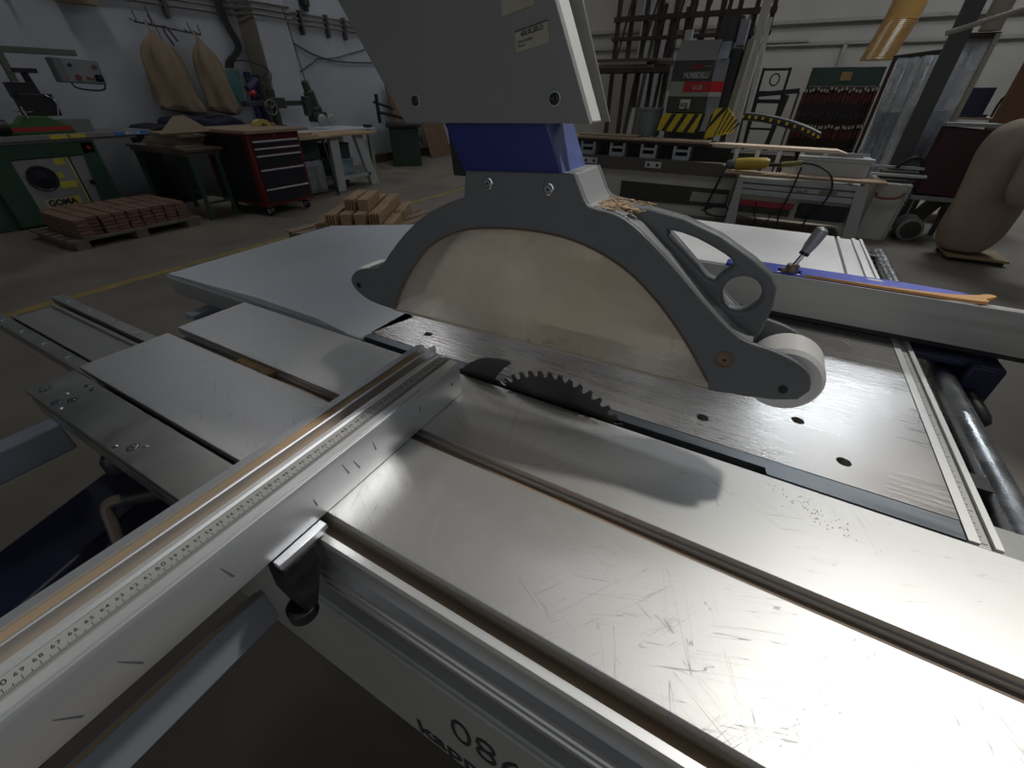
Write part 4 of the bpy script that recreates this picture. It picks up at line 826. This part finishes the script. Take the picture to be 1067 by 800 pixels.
ALC = mat('clamp_alu', (.42, .44, .46), .4, .5, var=.1)
for i in range(5):
    x = -2.62+i*.40
    c = B().box(x-.10, x-.07, 6.02, 6.30, .618, .76).box(x+.07, x+.10, 6.02, 6.30, .618, .76).box(x-.07, x+.07, 6.03, 6.28, .70, .725).box(x-.09, x+.09, 6.0, 6.06, .617, .66).obj('clamp_support', ALC, cn)
B().box(-2.9, -.5, 6.32, 6.9, .472, .74).obj('inner_bed', DKG, cn)
B().box(-2.9, -.70, 6.06, 6.12, .762, .795).box(-2.9, -.70, 6.5, 6.56, .745, .795).obj('support_beam', RUST, cn)
for i, (x0, x1, y0, y1, z, m_, lab) in enumerate(((-2.9, -.74, 6.02, 6.36, .796, WOODX, 'long brown board lying along the drilling machine bed left of the hood'), (-2.4, -1.62, 6.12, 6.34, .819, mat('plank_khaki', (.30, .25, .15), .7), 'narrow khaki board on top of the long brown board'))):
    tag(B().box(x0, x1, y0, y1, z, z+.022).obj('board', m_, bevel=.001), lab, 'board')
tag(B().prism([(-.82, .772), (.66, .760), (.56, .79), (-.70, .80)], 6.15, 6.385, 'y').obj('board', mat('fresh_board', (.70, .56, .42), .6, 0, var=.05, scale=(3, 30, 30)), bevel=.001), 'pale pinkish board in a patch of sun right of the hazard stripes', 'board')
B().box(-.5, .18, 6.2, 6.8, .60, .70).obj('rear_bed', DKG, cn)
for i in range(5):
    x = -.42+i*.22; B().box(x-.022, x+.022, 6.13, 6.18, .62, .755).cyl((x, 6.12, .70), (x, 6.14, .70), .02).obj('stop_pin', mat('stop_white', (.75, .75, .72), .4, .2), cn)
# grey cylinder beside the head
B().prism([(-1.83, .80), (-1.80, 1.13), (-1.76, 1.13), (-1.77, .80)], 6.38, 6.42, 'y').obj('guide_strip', mat('strip_cream', (.55, .52, .42), .6), cn)
B().lathe((-1.62, 6.62, .82), (0, 0, 1), [(0, .16), (.28, .16), (.281, .17), (.31, .17)]).obj('dust_port', mat('port_green_grey', (.20, .23, .21), .5, .2), cn)
# hood
HOOD = mat('hood_dark', (.045, .045, .04), .45, 0, var=.1); HOODS = mat('hood_side_grey', (.24, .26, .29), .45); HOODT = mat('hood_top_grey', (.17, .17, .155), .45)
hx = lambda z: -1.42+.0*z
hd = B().prism([(6.50, 1.08), (6.50, 1.60), (6.66, 1.80), (7.15, 1.80), (7.15, 1.08)], -1.40, -.93, 'x').obj('hood', HOOD, cn, bevel=.01)
B().quad([(-1.39, 6.495, 1.606), (-.935, 6.495, 1.606), (-.935, 6.655, 1.806), (-1.39, 6.655, 1.806)]).obj('hood_slope', HOODT, hd)
B().prism([(-.929, 6.502), (-.80, 6.62), (-.80, 7.0), (-.929, 7.0)], 1.08, 1.62, 'z').obj('hood_chamfer', HOODS, hd)
B().prism([(6.53, 1.62), (6.67, 1.785), (7.0, 1.785), (7.0, 1.62)], -.929, -.82, 'x').obj('chamfer_top', HOODS, hd)
B().box(-1.396, -.934, 6.490, 6.4985, 1.255, 1.405).obj('pale_band', mat('band_olive', (.27, .29, .24), .5), hd)
rb_ = B().box(-1.235, -.934, 6.486, 6.4899, 1.30, 1.405).obj('red_band', mat('band_red', (.40, .012, .016), .45), hd)
B().prism([(-.93, 6.497), (-.927, 6.494), (-.798, 6.612), (-.80, 6.616)], 1.30, 1.405, 'z').obj('red_band', mat('band_bright_red', (.62, .02, .02), .45), hd)
B().prism([(-.93, 6.497), (-.927, 6.494), (-.798, 6.612), (-.80, 6.616)], 1.255, 1.2999, 'z').obj('pale_band', mat('band_pale', (.45, .46, .46), .5), hd)
lt = text('MORBIDELLI', (-1.262, 6.489, 1.437), (1, 0, 0), (.12, 0, 1), .080, bold=.0008, sx=.66)
B().mesh(lt).obj('lettering', mat('letter_white', (.55, .55, .52), .5), hd)
B().mesh(text('U-26', (-1.13, 6.4855, 1.325), (1, 0, 0), (.15, 0, 1), .068, bold=.001, sx=.8)).obj('lettering', mat('letter_grey', (.42, .38, .34), .5), rb_)
sg = B().box(-1.24, -1.12, 6.490, 6.4985, 1.13, 1.225).obj('small_sign', mat('sign_cream', (.52, .50, .44), .5), hd)
B().mesh(text('acg', (-1.232, 6.4893, 1.150), (1, 0, 0), (0, 0, 1), .082, bold=.002, sx=.82)).obj('sign_print', INK, sg)
B().box(-1.19, -1.06, 6.491, 6.4985, 1.52, 1.575).obj('red_emblem', mat('emblem_red', (.16, .012, .02), .5), hd)
B().box(-1.04, -.955, 6.491, 6.4985, 1.545, 1.552).box(-1.19, -.955, 6.491, 6.4985, 1.495, 1.499).obj('emblem_lines', mat('line_tan', (.26, .22, .17), .5), hd)
B().box(-.80, -.70, 6.66, 7.1, .95, 1.72).obj('rear_cover', mat('rear_black', (.02, .02, .021), .5), cn, bevel=.01)
B().prism([(-.71, 1.0), (-.64, 1.0), (-.60, 1.80), (-.66, 1.80)], 6.72, 7.08, 'y').obj('rear_frame', mat('frame_beige', (.30, .28, .24), .55), cn)
B().cyl((-.88, 6.85, 1.79), (-.88, 6.85, 2.02), .12).obj('spindle_motor', DKG, cn)
B().box(-.79, -.70, 6.72, 6.9, 1.75, 1.98).obj('motor_box', HOODS, cn)
B().cyl((-1.36, 6.85, 1.80), (-1.36, 6.85, 1.92), .05).obj('top_fitting', mat('fitting_pale', (.42, .42, .40), .5), cn)
B().box(-1.44, -1.405, 6.52, 6.9, 1.32, 1.56).obj('side_grip', PANEL, cn)
# hazard striped skirts
HZY = mat('hazard_yellow', (.62, .47, .02), .5)
sk = B().prism([(-1.455, .89), (-1.43, 1.02), (-1.38, 1.078), (-.945, 1.078), (-.985, .88)], 6.44, 6.49, 'y').obj('hazard_skirt', HZY, cn)
for i in range(4):
    x = -1.40+i*.135; B().prism([(x, .885), (x+.055, .885), (x+.155, 1.076), (x+.10, 1.076)], 6.436, 6.4399, 'y').obj('black_stripe', INK, sk)
sk2 = B().prism([(-.86, .82), (-.80, 1.14), (-.66, 1.15), (-.545, 1.03), (-.545, .90)], 6.40, 6.45, 'y').obj('hazard_skirt', HZY, cn)
B().prism([(-.84, .92), (-.82, 1.0), (-.72, 1.146), (-.665, 1.15)], 6.396, 6.3999, 'y').obj('black_stripe', INK, sk2)
for i in range(5):
    x = -.75+i*.042; B().prism([(x, .86+.012*i), (x+.014, .864+.012*i), (x+.095, 1.13-.035*i), (x+.081, 1.135-.03*i)], 6.396, 6.3999, 'y').obj('black_stripe', INK, sk2)
B().prism([(-.93, .90), (-.89, 1.14), (-.83, 1.14), (-.87, .90)], 6.42, 6.47, 'y').obj('skirt_bracket', PANEL, cn)
B().box(-1.3, -.86, 6.5, 6.9, .80, 1.078).obj('drill_head', DKG, cn)
# energy chain
ch = B(); pts = [(-.50, 1.06), (-.30, 1.05), (-.05, 1.01), (.20, .945), (.36, .88)]
ch.tube([(x, 6.75, z) for x, z in pts], .045, n=8, smooth=2); chn = ch.obj('energy_chain', INK, cn)
for i in range(12):
    f = i/11*4; k = min(int(f), 3); u_ = f-k; x = pts[k][0]*(1-u_)+pts[k+1][0]*u_; z = pts[k][1]*(1-u_)+pts[k+1][1]*u_
    B().box(x-.013, x+.013, 6.697, 6.703, z-.018, z+.012).obj('chain_mark', HZY, chn)

# sizing machine at the right, white guide box, drill
GR2 = mat('machine_light_grey', (.44, .45, .44), .5, .15, var=.06, scale=(3, 9, 9))
ed = thing('panel_machine', 'light grey machine with red stripe and long rails below the yellow drill', 'machine', (.3, 6.0, 0))
B().box(-.30, .86, 5.79, 6.35, .12, .50).obj('body', OLV, ed, bevel=.006)
for i, (z0, z1, d) in enumerate(((.47, .52, 0), (.41, .46, .01), (.345, .40, 0))): B().box(-.27, .86, 5.74+d, 5.789, z0, z1).obj('guide_rail', GR2, ed, bevel=.008)
B().box(-.25, .32, 5.757, 5.789, .235, .29).obj('red_stripe', mat('stripe_red', (.34, .03, .04), .5), ed)
B().box(-.25, .30, 5.765, 5.789, .16, .232).obj('dark_stripe', DKG, ed)
B().box(.36, .82, 5.75, 5.789, .16, .31).box(.38, .5, 5.72, 5.75, .2, .32).obj('motor_block', BLACK, ed)
B().prism([(-.32, 0), (-.20, 0), (-.25, .52), (-.30, .52)], 5.72, 5.755, 'y').obj('end_frame', GR2, ed)
B().prism([(.86, 0), (.98, 0), (.90, .50), (.80, .50)], 5.73, 5.77, 'y').obj('end_frame', GR2, ed)
B().mesh(text('GL 8', (.29, 5.7385, .415), (1, 0, 0), (0, 0, 1), .050, bold=.001)).obj('lettering', mat('pale_ink', (.10, .10, .10), .5), ed)
B().box(.50, .66, 5.748, 5.7499, .42, .45).obj('green_label', mat('label_green', (.18, .22, .13), .5), ed)
cbn = thing('machine_cabinet', 'beige steel cabinet with red pull bar at the end of the light grey machine', 'cabinet', (1.12, 6.2, 0))
B().prism([(.985, .0), (1.25, .0), (1.27, .545), (.985, .545)], 5.90, 6.6, 'y').obj('body', OLV, cbn, bevel=.006)
B().prism([(1.225, .02), (1.25, .02), (1.268, .53), (1.243, .53)], 5.89, 5.8999, 'y').obj('edge_strip', mat('edge_grey', (.36, .37, .36), .5), cbn)
B().tube([(1.0, 5.87, .46), (1.02, 5.85, .415), (1.20, 5.85, .425), (1.225, 5.87, .47)], .012, smooth=1).obj('pull_bar', mat('bar_red', (.26, .04, .04), .5), cbn)
tag(B().box(-.46, 1.04, 5.74, 5.96, .546, .566).obj('board', mat('tan_hardboard', (.36, .26, .165), .7, 0, var=.08), bevel=.001), 'tan board lying under the yellow drill on the light grey machine', 'board')
bx_ = thing('guide_box', 'white channel shaped guide box on the machine right of the drill', 'guide', (.54, 6.1, .57))
WB = mat('off_white_metal', (.46, .47, .46), .5)
B().box(.23, .87, 5.97, 6.02, .567, .70).box(.21, .89, 5.965, 6.05, .70, .74).obj('front_wall', WB, bx_, bevel=.003)
B().box(.23, .87, 6.28, 6.32, .70, .76).box(.80, .87, 6.05, 6.28, .70, .74).obj('rear_wall', WB, bx_)
rl = thing('slide_rails', 'pair of pale slide rails with black hose at the cabinet end', 'rail', (1.1, 6.2, .57))
for y, z in ((6.0, .60), (6.22, .65)): B().box(.9, 1.36, y, y+.05, z, z+.022).obj('rail', WB, rl)
B().box(1.0, 1.3, 6.06, 6.2, .567, .64).obj('hose_block', DKG, rl)
B().tube([(1.12, 6.2, .66), (1.2, 6.2, .76), (1.32, 6.25, .74), (1.36, 6.3, .62)], .018, smooth=2).obj('hose', BLACK, rl)
yd = thing('angle_grinder', 'yellow power tool lying on the tan board with a looping black cord', 'power tool', (-.2, 5.85, .57))
YD = mat('tool_yellow', (.52, .36, .05), .45, 0, var=.12)
B().lathe((-.38, 5.85, .630), (1, 0, .10), [(0, .052), (.02, .062), (.16, .062), (.22, .058), (.30, .055), (.335, .035)]).obj('tool_body', YD, yd)
B().lathe((-.49, 5.85, .618), (1, 0, .10), [(0, .018), (.02, .02), (.022, .044), (.06, .052), (.11, .050)]).obj('gear_head', mat('gear_grey', (.14, .14, .15), .4, .4), yd)
B().cyl((-.505, 5.85, .617), (-.48, 5.85, .619), .022, n=12).obj('chuck', CHROME, yd)
B().cyl((-.05, 5.85, .645), (.07, 5.85, .655), .020).obj('neck', BLACK, yd)
B().cyl((.07, 5.85, .655), (.26, 5.85, .685), .028, .024).obj('rear_handle', mat('handle_olive', (.20, .20, .06), .5), yd)
B().tube([(.26, 5.85, .685), (.40, 5.80, .68), (.54, 5.70, .62), (.60, 5.66, .48), (.56, 5.66, .32), (.48, 5.68, .22), (.46, 5.69, .10)], .010, n=8, smooth=2).obj('power_cord', BLACK, yd)
tag(B().tube([(.26, 5.72, .66), (.24, 5.68, .40), (.20, 5.68, .20), (.22, 5.68, .08)], .009, n=8, smooth=2).obj('black_cable', BLACK), 'straight black cord hanging down the front of the light grey machine', 'cord')
tag(B().tube([(-.05, 5.74, .28), (-.04, 5.72, .14), (.05, 5.70, .05), (.12, 5.72, .10), (.13, 5.755, .20)], .006, n=8, smooth=2).obj('black_cable', BLACK), 'thin looped cord in front of the red stripe', 'cord')
tag(B().tube([(-.50, 5.92, .50), (-.56, 5.93, .25), (-.60, 5.93, .1), (-.52, 5.9, .06), (-.34, 5.9, .05), (-.30, 5.9, .14), (-.42, 5.92, .20), (-.62, 5.93, .10)], .012, n=8, smooth=2).obj('air_hose', BLACK), 'coiled black hose hanging between the two machines', 'hose')
mo = thing('floor_motor', 'round grey electric motor on the floor beside the beige cabinet', 'motor', (1.45, 6.1, 0))
B().lathe((1.45, 6.02, .115), (0, 1, 0), [(0, .09), (.01, .112), (.06, .115), (.25, .115), (.27, .09)]).obj('housing', PANEL, mo)
B().lathe((1.45, 6.018, .115), (0, -1, 0), [(0, .085), (.01, .085), (.012, .03), (.02, .02)]).obj('fan_cover', DKG, mo)
B().box(1.36, 1.54, 6.05, 6.25, 0, .02).obj('foot', DKG, mo)

# ================================================================== RIGHT REAR CORNER
# rack of clamps with green board
gr = thing('clamp_rack', 'dark green board rack hung with rows of red handled clamps', 'rack', (.6, 9.5, 0))
B().box(.10, 1.06, 9.56, 9.60, 1.40, 1.64).obj('green_board', DGRN, gr, bevel=.004)
B().mesh(text('B', (.56, 9.558, 1.45), (1, 0, 0), (0, 0, 1), .16, bold=.01)).obj('emblem', mat('emblem_tan', (.26, .16, .06), .6), gr) if False else None
B().box(.52, .66, 9.556, 9.5599, 1.47, 1.58).obj('board_emblem', mat('emblem_tan', (.26, .16, .06), .6), gr)
B().box(.12, 1.05, 9.585, 9.60, .30, 1.395).obj('dark_backing', mat('clamp_gap_dark', (.035, .026, .024), .8), gr)  # dark panel added so the space behind the clamps reads dark
for x in (.10, 1.03): B().box(x, x+.04, 9.54, 9.58, 0, 1.40).obj('post', RUST, gr)
for z in (1.36, .87, .45): B().box(.10, 1.07, 9.48, 9.52, z, z+.03).obj('hang_rail', RUST, gr)
b = B().bar((0, 0, 0), (0, 0, -.42), .022, .012)
cl = b.obj('bar_clamp', mat('clamp_dark', (.055, .03, .03), .6, .2))
B().cyl((0, -.02, -.04), (0, -.02, -.15), .016, n=10).obj('clamp_handle', mat('clamp_red', (.16, .03, .035), .6), cl)
B().box(-.012, .012, -.07, .012, -.01, .03).obj('clamp_jaw', mat('jaw_pale', (.42, .38, .32), .5, .2), cl)
B().box(-.010, .010, -.07, .012, -.33, -.30).obj('clamp_jaw', DKG, cl)
random.seed(4)
for r_, z in enumerate((1.34, .85)):
    for i in range(20):
        L_ = (.13+i*.047+random.uniform(-.01, .01), 9.44, z+random.uniform(-.02, .02))
        lab = 'bar clamp hanging on the %s rail of the dark green clamp rack' % ('upper', 'lower')[r_]
        o = cl if (r_ == 0 and i == 0) else dup(cl, L_)
        o.location = L_; tag(o, lab, 'clamp', 'clamps on the %s rail' % ('upper', 'lower')[r_])
# dark green lattice trolley
tr_ = thing('lattice_trolley', 'dark green steel lattice trolley left of the clamp rack', 'trolley', (-.35, 8.5, 0))
LT = mat('lattice_green', (.018, .028, .026), .5, .2)
for x in (-.52, -.18):
    for y in (8.4, 8.8): B().bar((x, y, 0), (x, y, 1.60 if y < 8.5 else 1.3), .035).obj('upright', LT, tr_)
for z in (.25, .85, 1.20, 1.30, 1.58): B().bar((-.52, 8.4, z), (-.18, 8.4, z), .05 if z > 1 and z < 1.5 else .03).obj('cross_bar', LT, tr_)
B().bar((-.22, 8.38, .3), (-.12, 8.38, 1.28), .07).bar((-.52, 8.38, 1.28), (.02, 8.38, 1.33), .06).obj('jack_column', LT, tr_)
B().tube([(-.34+.06*math.cos(2*PI*i/14), 8.38, 1.46+.07*math.sin(2*PI*i/14)) for i in range(15)], .010, n=6).obj('handwheel', LT, tr_)
for x in (.0, .07): tag(B().bar((x, 8.95, 0), (x+.02, 8.95, 1.32), .03).bar((x, 8.93, .02), (x+.03, 8.93, .02), .03).obj('steel_tube', RUST), 'rusty upright tube between the lattice trolley and the clamp rack', 'tube', 'upright tubes by the clamp rack')
# plastic strip curtain in a frame
cu = thing('strip_curtain', 'hanging clear plastic strip curtain in front of the back wall right of the clamp rack', 'curtain', (1.3, 8.0, 0))
B().bar((.92, 8.05, 1.66), (1.62, 8.05, 1.74), .05).bar((.94, 8.07, 0), (.94, 8.07, 1.66), .04).bar((1.62, 8.07, 0), (1.62, 8.07, 1.74), .04).obj('frame', RUST, cu)
for k in range(5):
    x0 = .96+k*.128; b = B(); n = 7; A_, C_ = [], []
    for i in range(n):
        x = x0+.135*i/(n-1); y = 8.0+.02*math.sin(i*1.6+k)+.015*(k % 2)
        A_.append(b.bm.verts.new((x, y, 1.66+.01*k))); C_.append(b.bm.verts.new((x+.03, y+.02*math.sin(i), .25)))
    for i in range(n-1): b.bm.faces.new((A_[i], A_[i+1], C_[i+1], C_[i]))
    o = b.obj('plastic_strip', FILM, cu); md = o.modifiers.new('thick', 'SOLIDIFY'); md.thickness = .003
tag(B().box(1.08, 1.30, 8.45, 8.7, 0, 1.10).box(1.06, 1.32, 8.43, 8.72, .5, .62).obj('blue_cupboard', mat('slate_blue', (.05, .06, .075), .6), bevel=.01), 'dark slate cupboard seen through the plastic curtain', 'cupboard')
tag(B().prism([(.0, 0), (.36, 0), (.42, .06), (.12, .10), (-.04, .06)], -.1, .1, 'y').obj('tarpaulin', mat('dark_tarp', (.05, .035, .03), .8), bevel=.02, world=(1.22, 8.1, 1.745)), 'crumpled brown tarpaulin over the top of the curtain frame', 'tarpaulin')
# posts, flexible ducts and pipe at the right
tag(B().bar((1.22, 6.75, 0), (1.22, 6.75, 3.4), .15, .085, up=(0, 1, 0)).box(1.15, 1.33, 6.66, 6.84, 0, .02).obj('steel_post', mat('post_dark', (.075, .075, .07), .5, .2), bevel=.004), 'dark steel post right of the plastic curtain', 'post')
ct = thing('machine_enclosure', 'tall clear plastic enclosure with cream corner strip behind the dark post', 'enclosure', (1.45, 6.9, 0))
B().box(1.30, 1.52, 6.90, 6.906, .28, 1.74).obj('plastic_sheet', FILM, ct)
B().box(1.52, 1.56, 6.88, 6.93, 0, 1.78).obj('corner_strip', mat('cream_strip', (.42, .38, .29), .6), ct)
B().box(1.295, 1.56, 6.885, 6.93, 1.741, 1.79).obj('top_rail', RUST, ct)
B().box(1.33, 1.5, 7.0, 7.3, .2, 1.15).box(1.31, 1.52, 6.98, 7.32, 0, .2).obj('inner_machine', mat('inner_slate', (.09, .095, .10), .5), ct, bevel=.01)
tag(B().tube([(1.02, 6.2, 1.74), (1.30, 6.2, 1.83), (1.75, 6.2, 1.98)], .022, n=10).obj('pipe', mat('pipe_beige', (.36, .33, .28), .5), ), 'beige pipe crossing in front of the dark steel post', 'pipe')
def flex(name, pts, R, m_, label):
    b = B(); P_ = [Vector(p) for p in pts]; n = 90; rr = []; q = []
    for i in range(n+1):
        f = i/n*(len(P_)-1); k = min(int(f), len(P_)-2); q.append(P_[k].lerp(P_[k+1], f-k)); 
    rings = []
    for i, p in enumerate(q):
        rad = R*(1.0 if i % 2 else .975); rings.append([b.bm.verts.new(p+Vector((rad*math.cos(2*PI*k/20), rad*math.sin(2*PI*k/20), 0))) for k in range(20)])
    for A_, C_ in zip(rings, rings[1:]):
        for k in range(20): b.bm.faces.new((A_[k], A_[(k+1) % 20], C_[(k+1) % 20], C_[k]))
    b.bm.faces.new(rings[0][::-1]); b.bm.faces.new(rings[-1])
    tag(b.obj(name, m_), label, 'duct')
flex('flexible_duct', [(1.46, 6.9, 1.80), (1.46, 6.9, 3.3)], .085, mat('duct_beige', (.40, .35, .28), .6), 'beige ribbed flexible duct above the plastic enclosure')
flex('flexible_duct', [(1.02, 11.0, 1.78), (1.14, 11.0, 2.3), (1.26, 11.0, 3.4)], .24, mat('duct_amber', (.36, .20, .06), .3), 'amber ribbed flexible duct slanting down the back wall')
# cabinet boxes along the right
tag(B().box(1.70, 1.90, 7.5, 7.7, 1.10, 1.36).box(1.66, 1.94, 7.48, 7.72, 1.08, 1.11).obj('blue_box', mat('box_navy', (.03, .04, .09), .5), bevel=.006), 'navy blue box on the shelf right of the plastic enclosure', 'box')
shf = thing('wall_shelf_unit', 'grey shelf unit under the navy box', 'shelf', (1.8, 7.6, 0))
for z in (1.06, .62, .30): B().box(1.58, 2.1, 7.4, 7.85, z, z+.02).obj('shelf_board', mat('shelf_wood', (.34, .29, .23), .6), shf)
for x in (1.59, 2.08):
    for y in (7.41, 7.83): B().bar((x, y, 0), (x, y, 1.079), .02).obj('upright', DKG, shf)
tag(B().tube([(1.98, 7.5+.0, 1.082), (1.98, 7.5, 1.24), (2.02, 7.5, 1.30), (2.03, 7.5, 1.2)], .012, smooth=1).obj('desk_lamp', BLACK), 'small black bent lamp beside the navy box', 'lamp')
tag(B().prism([(1.66, .0), (1.80, .0), (2.2, .75), (2.06, .78)], 7.2, 7.35, 'y').box(1.62, 1.68, 7.2, 7.3, 0, .9).obj('hose_reel_stand', DKG), 'dark slanted stand under the shelf unit', 'stand')
tag(B().prism([(1.89, 0), (2.45, 0), (2.45, 1.75), (1.89, 1.75)], 7.06, 7.1, 'y').obj('brown_panel', mat('rust_panel', (.20, .095, .055), .7, 0, var=.12), bevel=.003), 'rust brown panel standing behind the beige sack', 'panel')
md_ = thing('filter_unit', 'dark maroon filter box standing behind the large beige dust sack', 'filter', (1.6, 6.4, 0))
B().prism([(1.40, .42), (1.78, .40), (1.78, 1.0), (1.40, 1.03)], 6.35, 6.6, 'y').obj('maroon_box', mat('maroon', (.055, .015, .022), .6), md_, bevel=.01)
for z0, z1 in ((1.031, 1.06), (.36, .40)): B().box(1.38, 1.80, 6.33, 6.62, z0, z1).obj('box_rim', PANEL, md_)
for x in (1.42, 1.74): B().bar((x, 6.45, 0), (x, 6.45, .37), .04).obj('leg', DKG, md_)
# large dust sacks on a trolley
def bag(name, c, z0, z1, rx, ry, label, tw):
    b = B(); n = 32; m_ = 14; R = []
    for j in range(m_+1):
        v_ = j/m_; prof_ = (.70+.30*min(1, v_*6)) * (1-.30*max(0, v_-.80)/.20) * (1-.04*math.sin(v_*5.0))
        if j == m_: prof_ *= .55
        R.append([b.bm.verts.new((c[0]+rx*prof_*math.cos(2*PI*i/n)*(1+.05*math.sin(5*2*PI*i/n+v_*6+tw)), c[1]+ry*prof_*math.sin(2*PI*i/n)*(1+.05*math.sin(4*2*PI*i/n+tw)), z0+(z1-z0)*v_)) for i in range(n)])
    for A_, C_ in zip(R, R[1:]):
        for i in range(n): b.bm.faces.new((A_[i], A_[(i+1) % n], C_[(i+1) % n], C_[i]))
    b.bm.faces.new(R[0][::-1]); b.bm.faces.new(R[-1])
    o = b.obj(name, mat('beige_filter_cloth', (.40, .31, .24), .9, 0, col2=(.32, .24, .185), scale=(3, 3, 3), bump=.45, bscale=(8, 8, 3)), smooth=1.3, world=(c[0], c[1], z0))
    md = o.modifiers.new('sub', 'SUBSURF'); md.levels = 1; md.render_levels = 2
    return tag(o, label, 'sack')
bag('dust_sack', (1.78, 5.62), .055, 1.14, .25, .22, 'large beige dust collector sack standing at the right edge', .3)
bag('dust_sack', (1.93, 5.24), .52, 1.18, .22, .12, 'upper beige filter sack hanging in front of the large one', 1.9)
dl = thing('sack_trolley', 'small wheeled trolley under the large beige dust sack', 'trolley', (1.85, 5.6, 0))
B().box(1.66, 2.10, 5.42, 5.82, .035, .054).obj('deck', mat('trolley_tan', (.34, .25, .13), .7), dl)
for x, y in ((1.68, 5.45), (2.06, 5.45), (1.68, 5.77), (2.06, 5.77)): B().cyl((x, y-.012, .018), (x, y+.012, .018), .018, n=14).obj('wheel', BLACK, dl)
B().bar((2.22, 5.2, 0), (2.22, 5.2, 1.3), .04).bar((1.93, 5.24, 1.205), (2.22, 5.2, 1.29), .03).obj('hanging_bracket', DKG, dl)
